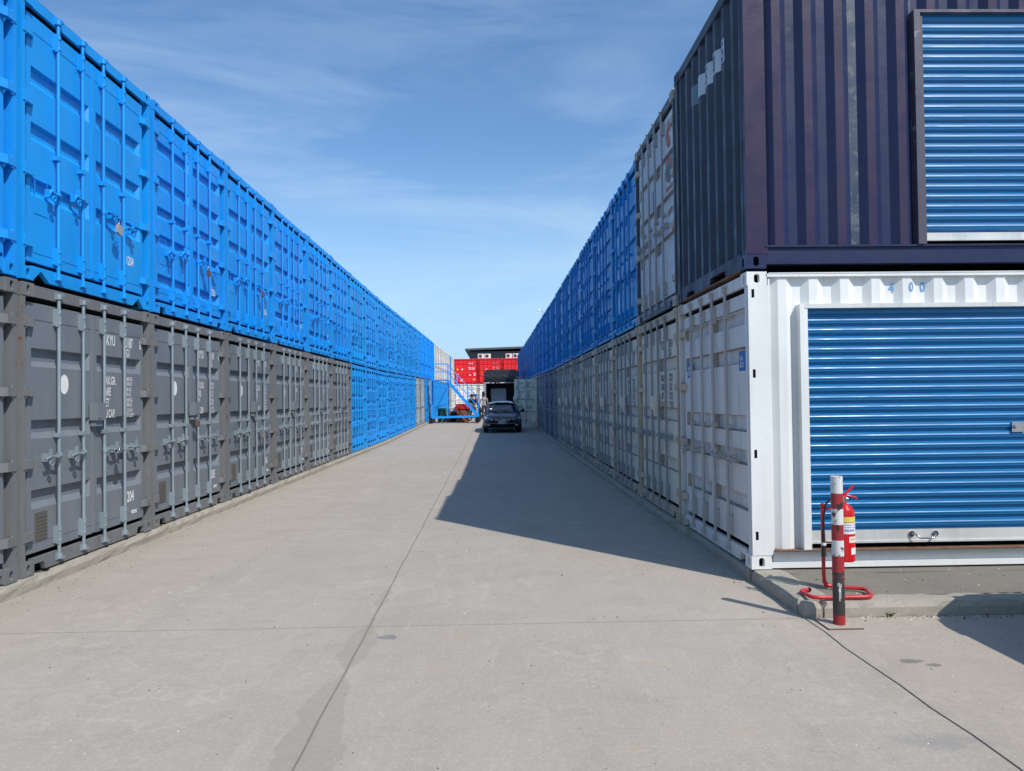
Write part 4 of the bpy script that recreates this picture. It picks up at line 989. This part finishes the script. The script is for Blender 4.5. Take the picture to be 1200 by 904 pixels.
# ------------------------------------------------------------------ cars
M_CAR = paint('dark blue car paint', (.010,.014,.036), .18, dust=.03, dirt=.05, dent=0, tint=False, spec=.7); M_CAR.node_tree.nodes['Principled BSDF'].inputs['Coat Weight'].default_value = .25
M_CAR2 = paint('silver car paint', (.42,.43,.44), .25, dust=.05, dirt=.05, dent=0, tint=False, metallic=.5)
M_GLASS = flat('dark car glass', (.010,.014,.022), .06, spec=.9)
M_LAMP = flat('headlight glass', (.35,.38,.42), .08, spec=.9)
def make_car(mp_, lab, plate=True):
    t = thing('parked_car', lab, 'car')
    P = lambda n, f, m: part(n, f, m, t)
    Ln = 4.58; W2 = .885
    # stations: y, z_low, z_mid(belt), z_top(hood/trunk centre), half width low, half width belt
    ST = [(.00, .30, .52, .60, .60, .62), (.06, .24, .58, .68, .72, .74), (.22, .20, .66, .76, .80, .82), (.55, .19, .75, .84, .84, .87), (1.0, .19, .82, .905, .86, .885), (1.35, .19, .88, .95, .865, .885),
          (2.2, .19, .91, .955, .87, .885), (3.2, .19, .93, .97, .865, .885), (3.9, .19, .95, 1.02, .85, .87), (4.3, .22, .90, 1.02, .80, .82), (4.5, .30, .80, .92, .72, .74), (4.58, .38, .66, .70, .62, .64)]
    def body(m):
        vs = []; K = 13
        for y, zl, zm, zt, wl, wb in ST:
            row = [(wl*.82, zl), (wl, zl+.08), (wb*1.0, zl+(zm-zl)*.45), (wb, zm-.06), (wb*.965, zm), (wb*.72, zt-.018), (0, zt)]
            full = [(-x, z) for x, z in row[:-1]] + [(0, zt)] + [(x, z) for x, z in row[:-1]][::-1]
            vs += [(x, y, z) for x, z in full]
        fs = [(i*K+k, i*K+k+1, (i+1)*K+k+1, (i+1)*K+k) for i in range(len(ST)-1) for k in range(K-1)]
        fs += [tuple(range(K)), tuple(range(len(ST)*K-1, (len(ST)-1)*K-1, -1))] + [(i*K, (i+1)*K, (i+1)*K+K-1, i*K+K-1) for i in range(len(ST)-1)]
        m.add(vs, fs, 0, True)
    P('body', body, [mp_])
    # greenhouse: glass volume with roof and pillars
    GS = [(1.22, .90, .90, .78, .78), (1.95, .92, 1.36, .80, .60), (2.35, .92, 1.445, .81, .58), (3.0, .93, 1.45, .81, .57), (3.55, .95, 1.36, .80, .56), (4.12, .98, .99, .74, .70)]
    def glass(m):
        vs = []; 
        for y, zb, zt, wb, wt in GS: vs += [(-wb, y, zb), (-wt, y, zt-.05 if zt > 1.1 else zt), (-wt*.5, y, zt), (wt*.5, y, zt), (wt, y, zt-.05 if zt > 1.1 else zt), (wb, y, zb)]
        fs = [(i*6+k, i*6+k+1, (i+1)*6+k+1, (i+1)*6+k) for i in range(5) for k in range(5)]
        m.add(vs, fs, 0, True)
    P('windows', glass, [M_GLASS])
    def roof(m):
        vs = []
        for y, zb, zt, wb, wt in [(1.90, 0, 1.365, 0, .60)]+GS[2:4]+[(3.62, 0, 1.37, 0, .56)]: vs += [(-wt-.015, y, zt-.055), (-wt*.5, y, zt+.012), (wt*.5, y, zt+.012), (wt+.015, y, zt-.055)]
        m.add(vs, [(i*4+k, i*4+k+1, i*4+k+5, i*4+k+4) for i in range(3) for k in range(3)], 0, True)
    P('roof', roof, [mp_])
    for s in (-1, 1):
        P('pillar', lambda m: m.path([(s*.80, 1.16, .90), (s*.73, 1.52, 1.14), (s*.625, 1.93, 1.335)], .032, 6), [mp_])
        P('pillar', lambda m: m.path([(s*.76, 4.1, .98), (s*.66, 3.8, 1.22), (s*.60, 3.55, 1.33)], .045, 6), [mp_])
        P('headlight', lambda m: m.add([(s*.44, -.005, .62), (s*.48, -.012, .53), (s*.72, .05, .56), (s*.85, .26, .66), (s*.84, .42, .755), (s*.66, .10, .70)], [(0, 1, 2, 3, 4, 5)]), [M_LAMP])
        P('fog_light', lambda m: m.box(*sorted((s*.48, s*.70)), .0, .06, .345, .375), [M_CHROME])
        P('wing_mirror', lambda m: (m.lathe([(.001, -.09), (.065, -.07), (.085, .03), (.07, .07), (.001, .09)], (s*.99, 1.50, 1.0), 10, 0, axis='x'), m.tube((s*.84, 1.52, .92), (s*.94, 1.52, .97), .03, 6)), [M_RUB])
        for y in (.82, 3.60):
            w = P('wheel', lambda m: m.lathe([(.05, -.02), (.20, -.03), (.22, -.105), (.30, -.105), (.325, -.08), (.325, .08), (.30, .105), (.05, .1)], (s*.79, y, .325), 22, 0, axis='x', mats=[1, 1, 0, 0, 0, 0, 0]) if s < 0 else m.lathe([(.05, .02), (.20, .03), (.22, .105), (.30, .105), (.325, .08), (.325, -.08), (.30, -.105), (.05, -.1)], (s*.79, y, .325), 22, 0, axis='x', mats=[1, 1, 0, 0, 0, 0, 0]), [M_RUB, M_ALU])
        P('tail_light', lambda m: m.box(*sorted((s*.48, s*.74)), 4.45, 4.53, .68, .80), [M_REDC])
    P('bumper_intake', lambda m: (m.box(-.46, .46, -.012, .05, .30, .40), m.box(-.78, -.50, .0, .06, .29, .34), m.box(.50, .78, .0, .06, .29, .34)), [M_BLACK])
    P('bumper', lambda m: m.prism([(-.70, .10), (-.60, -.02), (.60, -.02), (.70, .10), (.60, .14), (-.60, .14)], 'z', .40, .47), [mp_])
    P('grille', lambda m: m.prism([(-.40, .64), (-.34, .50), (.34, .50), (.40, .64)], 'y', -.012, .05), [M_BLACK])
    P('grille_bar', lambda m: (m.box(-.38, .38, -.024, -.012, .60, .612), m.box(-.36, .36, -.024, -.012, .548, .558)), [M_CHROME])
    def star(m):
        m.lathe([(.082, -.03), (.092, -.034), (.092, -.022), (.082, -.03)], (0, 0, .575), 20, 0, axis='y')
        for k in range(3):
            a = math.pi/2+k*2*math.pi/3; m.prism([(.012*math.cos(a+1.57), .575+.012*math.sin(a+1.57)), (.085*math.cos(a), .575+.085*math.sin(a)), (.012*math.cos(a-1.57), .575+.012*math.sin(a-1.57))], 'y', -.034, -.026)
    P('emblem', star, [M_CHROME])
    pl_ = P('number_plate', lambda m: (m.box(-.20, .20, -.036, -.022, .405, .535)), [M_TRKB])
    P('plate_border', lambda m: (m.box(-.20, .20, -.039, -.036, .405, .415), m.box(-.20, .20, -.039, -.036, .525, .535)), [M_LETW])
    if plate: text_obj('plate_text', [('KMB 307', -.165, .435, .07, .62)], M_LETW, pl_, -.038)
    P('bonnet_seam', lambda m: m.path([(-.62, .10, .685), (-.66, .5, .815), (-.68, 1.0, .893)], .004, 4) or m.path([(.62, .10, .685), (.66, .5, .815), (.68, 1.0, .893)], .004, 4), [M_BLACK])
    P('licence_sticker', lambda m: m.quad((-.60, 1.45, 1.06), (-.49, 1.45, 1.06), (-.47, 1.52, 1.11), (-.58, 1.52, 1.11)), [M_LETW])
    P('wiper', lambda m: (m.tube((-.05, 1.25, .935), (-.55, 1.33, .97), .008, 5), m.tube((.5, 1.25, .935), (.0, 1.33, .975), .008, 5)), [M_BLACK])
    return t
car = make_car(M_CAR, 'dark blue sedan parked in the shade in front of the truck'); car.location = (.36, 34.3, gz(36))
caster_car = make_car(M_CAR2, 'silver sedan added out of view beside the raised pavement, casting the shadow at the right edge', False); caster_car.location = (4.50, .50, 0)  # unseen car, added for the shadow it throws into view

# ------------------------------------------------------------------ people
M_SKIN = flat('skin', (.33,.17,.11), .6); M_HAIR = flat('dark hair', (.015,.011,.009), .7)
def person(x, y, rz, shirt, trousers, lab, pose=0, h=1.72):
    t = thing('person', lab, 'person', (x, y, gz(y)), rz, 'people working by the truck')
    k = h/1.72
    st = [.0, .16, .05, .2][pose]; le = [.0, .08, .22, -.05][pose]  # stride, forward lean
    V = [(0,0,.93), (0,-le*.4,1.12), (0,-le*.8,1.36), (0,-le*1.0,1.48), (0,-le*1.1-.01,1.56), (0,-le*1.15-.02,1.66),
         (-.19,-le*.8,1.40), (-.25,-le*.9-.05*pose,1.14), (-.22,-le-.16-.06*pose,.94+.05*pose), (.19,-le*.8,1.40), (.25,-le*.9-.02,1.14), (.24,-le-.12,.92+.08*pose),
         (-.095,0,.88), (-.11,-st,.50), (-.11,-st*.7,.09), (-.12,-st*.7-.16,.03), (.095,0,.88), (.11,st*.7,.50), (.11,st*1.2,.09), (.12,st*1.2-.16,.03)]
    E = [(0,1),(1,2),(2,3),(3,4),(4,5),(2,6),(6,7),(7,8),(2,9),(9,10),(10,11),(0,12),(12,13),(13,14),(14,15),(0,16),(16,17),(17,18),(18,19)]
    rad = [.135,.125,.15,.055,.075,.085,.062,.046,.032,.062,.046,.032,.10,.068,.045,.038,.10,.068,.045,.038]
    # five fingers per hand
    for hb in (8, 11):
        b_ = Vector(V[hb]); s = -1 if hb == 8 else 1
        V.append(tuple(b_+Vector((0, -.025, -.075)))); rad.append(.030); E.append((hb, len(V)-1)); pm = len(V)-1
        for q, (dy, ln) in enumerate(((-.035, .07), (-.012, .085), (.012, .08), (.034, .065))):
            V.append(tuple(Vector(V[pm])+Vector((s*.01, dy, -ln)))); rad.append(.009); E.append((pm, len(V)-1))
        V.append(tuple(Vector(b_)+Vector((-s*.02, -.055, -.075)))); rad.append(.010); E.append((hb, len(V)-1))
    me = bpy.data.meshes.new('body'); me.from_pydata([tuple(c*k for c in v) for v in V], E, []); o = bpy.data.objects.new('body', me); COL.objects.link(o)
    sk = o.modifiers.new('s', 'SKIN'); 
    for i, r_ in enumerate(rad): me.skin_vertices[0].data[i].radius = (r_*k, r_*k*(.72 if i in (1, 2) else 1))
    me.skin_vertices[0].data[0].use_root = True
    o.modifiers.new('u', 'SUBSURF').levels = 1
    dg = bpy.context.evaluated_depsgraph_get(); nm = bpy.data.meshes.new_from_object(o.evaluated_get(dg)); bpy.data.objects.remove(o)
    nm.name = 'body'; nm.materials.clear()
    for m_ in (M_SKIN, shirt, trousers, M_RUB): nm.materials.append(m_)
    for p in nm.polygons:
        c = p.center/k; p.use_smooth = True
        i = 0
        if c.z < .10: i = 3
        elif c.z < .95 and abs(c.x) < .205: i = 2
        elif c.z < 1.47 and not (abs(c.x) > .2 and c.z < 1.2): i = 1
        p.material_index = i
    b_ = add_obj('body', nm, t)
    hc = Vector(V[5])*k
    part('hair', lambda m: m.lathe([(.098*k, -.02), (.105*k, .03), (.09*k, .075), (.05*k, .105), (.001, .112)], (hc.x, hc.y+.012, hc.z), 12), [M_HAIR], t)
    part('face', lambda m: (m.lathe([(.001, -.03), (.016, -.02), (.012, .02), (.001, .03)], (hc.x, hc.y-.092*k, hc.z-.02), 6), [m.box(hc.x+e-.012, hc.x+e+.012, hc.y-.095*k, hc.y-.07*k, hc.z+.0, hc.z+.012, 1) for e in (-.032, .032)], m.box(hc.x-.022, hc.x+.022, hc.y-.090*k, hc.y-.07*k, hc.z-.062, hc.z-.052, 2)), [M_SKIN, M_BLACK, M_REDC], t)
    return t
M_SHB = flat('blue shirt', (.03,.06,.28), .8); M_SHD = flat('dark shirt', (.03,.03,.035), .8); M_SHG = flat('dark grey shirt', (.07,.07,.08), .8); M_TR = flat('dark trousers', (.025,.027,.04), .85); M_SHW = flat('pale shirt', (.30,.30,.32), .8)
person(-1.72, 48.6, R(60), M_SHD, M_TR, 'person in dark clothes standing next to the wooden crate', 2)
person(-1.38, 48.9, R(-40), M_SHB, M_TR, 'person in a blue shirt behind the blue stairs', 1)
person(-.98, 48.2, R(-80), M_SHG, M_TR, 'person in dark grey at the foot of the blue stairs', 2)
person(-.72, 51.6, R(20), M_SHW, M_TR, 'person in a pale shirt between stairs and truck', 0, 1.78)

# ------------------------------------------------------------------ bollard
BXC, BYC = 2.412, 5.232
t = thing('bollard', 'red and white banded steel bollard at the pavement corner', 'bollard', (BXC, BYC, .002), 0)
mats_ = [M_BRED, M_BBLK, M_BWHT]
edges = [1.04, .925, .815, .705, .595, .485, .372, .07, .006]; cols = [2, 0, 2, 0, 2, 0, 1, 0]
nm_ = {0: 'red_band', 1: 'black_band', 2: 'white_band'}
for i, c_ in enumerate(cols):
    z1, z0 = edges[i], edges[i+1]
    part(nm_[c_], lambda m: m.lathe([((.0405), z0), ((.0405), z1)], (0,0,0), 24, 0), [mats_[c_]], t)
part('cap', lambda m: m.lathe([((.0405), 1.04), (.041, 1.043), (.001, 1.043)], (0,0,0), 24, 0), [M_BWHT], t)
part('base_plate', lambda m: m.box(-.125, .115, -.115, .120, -.001, .004), [M_CONC], t)
part('plate_edge', lambda m: (m.box(-.127, .117, -.119, -.114, -.001, .007), m.box(-.129, -.124, -.119, .118, -.001, .007)), [M_RUST], t)
part('painted_mark', lambda m: [m.add([((.0412)*math.sin(a), -(.0412)*math.cos(a), z) for a, z in q], [tuple(range(len(q)))]) for q in ([(-.55, .30), (.05, .295), (.05, .27), (-.55, .275)], [(-.42, .26), (-.05, .26), (-.05, .235), (-.42, .24)], [(-.33, .30), (-.20, .30), (-.20, .17), (-.33, .175)], [(-.12, .29), (-.02, .29), (-.06, .19), (-.14, .19)])], [M_BWHT], t)

# ------------------------------------------------------------------ extinguisher and its stand
KT = KH+.005
t = thing('extinguisher_stand', 'bent red tube stand with a square foot loop on the kerb', 'stand', (2.55, 5.62, KT), 0)
def rnd_path(pts, r=.05, n=5):
    out = [Vector(pts[0])]
    for a, b_, c in zip(pts, pts[1:], pts[2:]):
        a, b_, c = Vector(a), Vector(b_), Vector(c); p = b_+(a-b_).normalized()*r; q = b_+(c-b_).normalized()*r
        for i in range(n+1):
            u = i/n; out.append(p*(1-u)**2+b_*2*u*(1-u)+q*u*u)
    return out+[Vector(pts[-1])]
zl = .017
loop = [(-.17, .06, zl), (-.245, .04, zl), (-.225, -.165, zl), (.215, -.165, zl), (.275, .06, zl), (.02, .16, zl), (.0, .16, .06), (.0, .16, .66)]
part('tube_frame', lambda m: m.path(rnd_path(loop, .05), .0145, 9), [M_REDTUBE], t)
part('end_cap', lambda m: m.tube((-.168, .0605, zl), (-.15, .065, zl), .0165, 9), [M_BLACK], t)
part('hook', lambda m: (m.tube((.0, .16, .62), (.11, .10, .62), .009, 6), m.tube((.0, .16, .36), (.10, .12, .36), .007, 6)), [M_REDTUBE], t)
EX, EY, EZ = 2.683, 5.70, .345
t = thing('fire_extinguisher', 'red fire extinguisher hanging on the tube stand behind the bollard', 'fire extinguisher', (EX, EY, EZ), 0)
part('cylinder', lambda m: m.lathe([(.001, 0), (.066, .0), (.074, .008), (.074, .36), (.068, .395), (.045, .425), (.022, .437), (.020, .45), (.001, .45)], (0,0,0), 28), [M_EXT], t)
def lab(z0, z1, m_, a0=-1.2, a1=1.2, name='label'):
    def f(m):
        n = 10; vs = []
        for i in range(n+1):
            a = a0+(a1-a0)*i/n; vs += [(.0752*math.sin(a), -.0752*math.cos(a), z0), (.0752*math.sin(a), -.0752*math.cos(a), z1)]
        m.add(vs, [(2*i, 2*i+2, 2*i+3, 2*i+1) for i in range(n)])
    return part(name, f, [m_], t)
lab(.305, .345, M_YEL); lab(.215, .300, M_LAB); lab(.235, .25, M_LABB, -.9, .7, 'print_line'); lab(.262, .268, M_LABB, -.9, .9, 'print_line'); lab(.28, .286, M_LABB, -.9, .9, 'print_line')
lab(.15, .195, M_LAB, 0, 1.1); lab(.168, .182, M_LABO, .15, .8, 'print_line'); lab(.06, .11, M_LAB, .2, 1.1)
part('valve', lambda m: (m.tube((0,0,.45), (0,0,.49), .018, 12), m.tube((-.02, 0, .472), (.028, 0, .472), .014, 10)), [M_CHROME], t)
part('lever', lambda m: (m.path([(-.01, 0, .485), (.03, -.0, .50), (.09, 0, .482), (.10, 0, .475)], .008, 6),), [M_EXT], t)
part('lever', lambda m: (m.path([(-.015, 0, .497), (.03, 0, .53), (.075, 0, .572)], .010, 6), m.box(.0, .07, -.012, .012, .505, .515) if False else None), [M_EXT], t)
part('hose', lambda m: m.path([(-.018, .0, .472), (-.09, .01, .49), (-.135, .02, .43), (-.148, .03, .34), (-.150, .03, .20)], .0085, 8), [M_RUB], t)
part('nozzle', lambda m: m.tube((-.150, .03, .22), (-.152, .03, .03), .011, 8, 0, .019), [M_RUB], t)
part('hose_clip', lambda m: m.tube((-.151, .03, .115), (-.151, .03, .135), .0195, 8), [M_LAB], t)

# ------------------------------------------------------------------ padlocks hanging on the near doors
def padlock(x, y, z, rx, m_, lab, s=1.0):
    """hangs on the left row: front faces +X"""
    t = thing('padlock', lab, 'padlock', (x, y, z), R(90), 'padlocks on the left row')
    t.rotation_euler = (rx[0], rx[1], R(90))
    part('lock_body', lambda m: m.box(-.032*s, .032*s, -.016, .016, -.075*s, -.01*s), [m_], t)
    part('shackle', lambda m: m.path([(-.02*s, 0, -.02), (-.02*s, 0, .018*s), (-.01*s, 0, .034*s), (.01*s, 0, .034*s), (.02*s, 0, .018*s), (.02*s, 0, -.02)], .005, 6), [M_CHROME], t)
zb0 = KH+.004
padlock(XL+.075, LY0+LP*.5+.15+.20, zb0+UP+.83, (0, R(18)), M_BRASS, 'large silver padlock on the nearest complete blue container, upper left', 1.5)
padlock(XL+.075, LY0+LP*.5+.15+.19, zb0+.99, (0, 0), M_CHROME, 'silver padlock on the nearest dark grey container door', 1.1)
padlock(XL+.075, LY0+LP*1.5+.15+.20, zb0+UP+.78, (0, R(-8)), M_LOCKDK, 'rusty brown padlock on the second blue container, upper left', 1.3)
padlock(XL+.075, LY0+LP*2.5+.15+.20, zb0+UP+.83, (0, R(5)), M_LOCKDK, 'dark padlock on the third blue container, upper left', 1.2)
padlock(XL+.06, LY0+LP*1.5-.02, zb0+1.27, (0, R(6)), M_LOCKDK, 'brown padlock under the lock box of the second grey container', 1.1)
padlock(XL+.075, LY0+LP*2.5+.15+.20, zb0+.97, (0, R(-6)), M_BRASS, 'small brass padlock on the third dark grey container', 1.0)
for k in list(bpy.data.objects):
    if k.parent is None and k.name.startswith('tmp'): bpy.data.objects.remove(k)

# ------------------------------------------------------------------ grit, leaves and a weed
M_GRIT = flat('grit', (.20,.18,.15), .9); M_GRITD = flat('dark grit', (.06,.055,.05), .9); M_GRITL = flat('pale grit', (.6,.58,.52), .9); M_LEAF = flat('dry leaf', (.16,.09,.03), .8); M_WEED = flat('weed green', (.07,.10,.02), .7)
r_ = random.Random(21); mb = MB()
def chip(x, y, z, s, m):
    a = r_.uniform(0, 6.28); vs = []
    for k in range(5):
        t = a+k*1.257; q = s*r_.uniform(.6, 1.1); vs.append((x+q*math.cos(t), y+q*math.sin(t)*.8, z))
    top = [(x+(v[0]-x)*.5, y+(v[1]-y)*.5, z+s*r_.uniform(.35, .8)) for v in vs]
    mb.add(vs+top, [(0,1,6,5), (1,2,7,6), (2,3,8,7), (3,4,9,8), (4,0,5,9), (5,6,7,8,9)], m)
for i in range(170):
    y = 3.0+abs(r_.gauss(0, 9)); x = XL+.085+abs(r_.gauss(0, .16)); chip(x, y, gz(y), r_.uniform(.003, .010), r_.choice([0, 0, 1, 3]))
for i in range(120):
    y = 6.4+abs(r_.gauss(0, 9)); x = 2.13-abs(r_.gauss(0, .08)); chip(x, y, gz(y), r_.uniform(.004, .013), r_.choice([0, 0, 1, 3]))
for i in range(160):
    x = r_.uniform(2.6, 6); chip(x, 5.395-abs(r_.gauss(0, .05)), 0, r_.uniform(.004, .012), r_.choice([0, 1, 2, 3]))
for i in range(240): chip(r_.uniform(-3.9, 4.5), r_.uniform(2.9, 5.3), 0, r_.uniform(.0025, .007), r_.choice([0, 1, 1, 2]))
for i in range(160): chip(r_.uniform(-3.9, 2.1), r_.uniform(5.3, 14), 0, r_.uniform(.004, .010), r_.choice([0, 1, 1, 2]))
for i in range(60): chip(r_.uniform(2.5, 6), r_.uniform(5.62, 6.42), KH-.004, r_.uniform(.003, .010), r_.choice([0, 2, 2, 1]))
tag(build(mb, 'grit', [M_GRIT, M_GRITD, M_GRITL, M_LEAF]), 'loose grit and small debris along the kerbs', 'grit', None, 'stuff')
t = thing('weed', 'small green weed growing at the foot of the front kerb', 'weed', (2.86, 5.385, 0))
for k in range(16):
    a = r_.uniform(0, 6.28); l = r_.uniform(.03, .065)
    part('leaf', lambda m: m.quad((0, 0, .002), (l*.5*math.cos(a)-.008, l*.5*math.sin(a)*.6, l*.5), (l*math.cos(a), l*math.sin(a)*.6-.01, l*.55), (l*.5*math.cos(a)+.008, l*.5*math.sin(a)*.6, l*.45)), [M_WEED], t)
print('objects', len(bpy.data.objects))
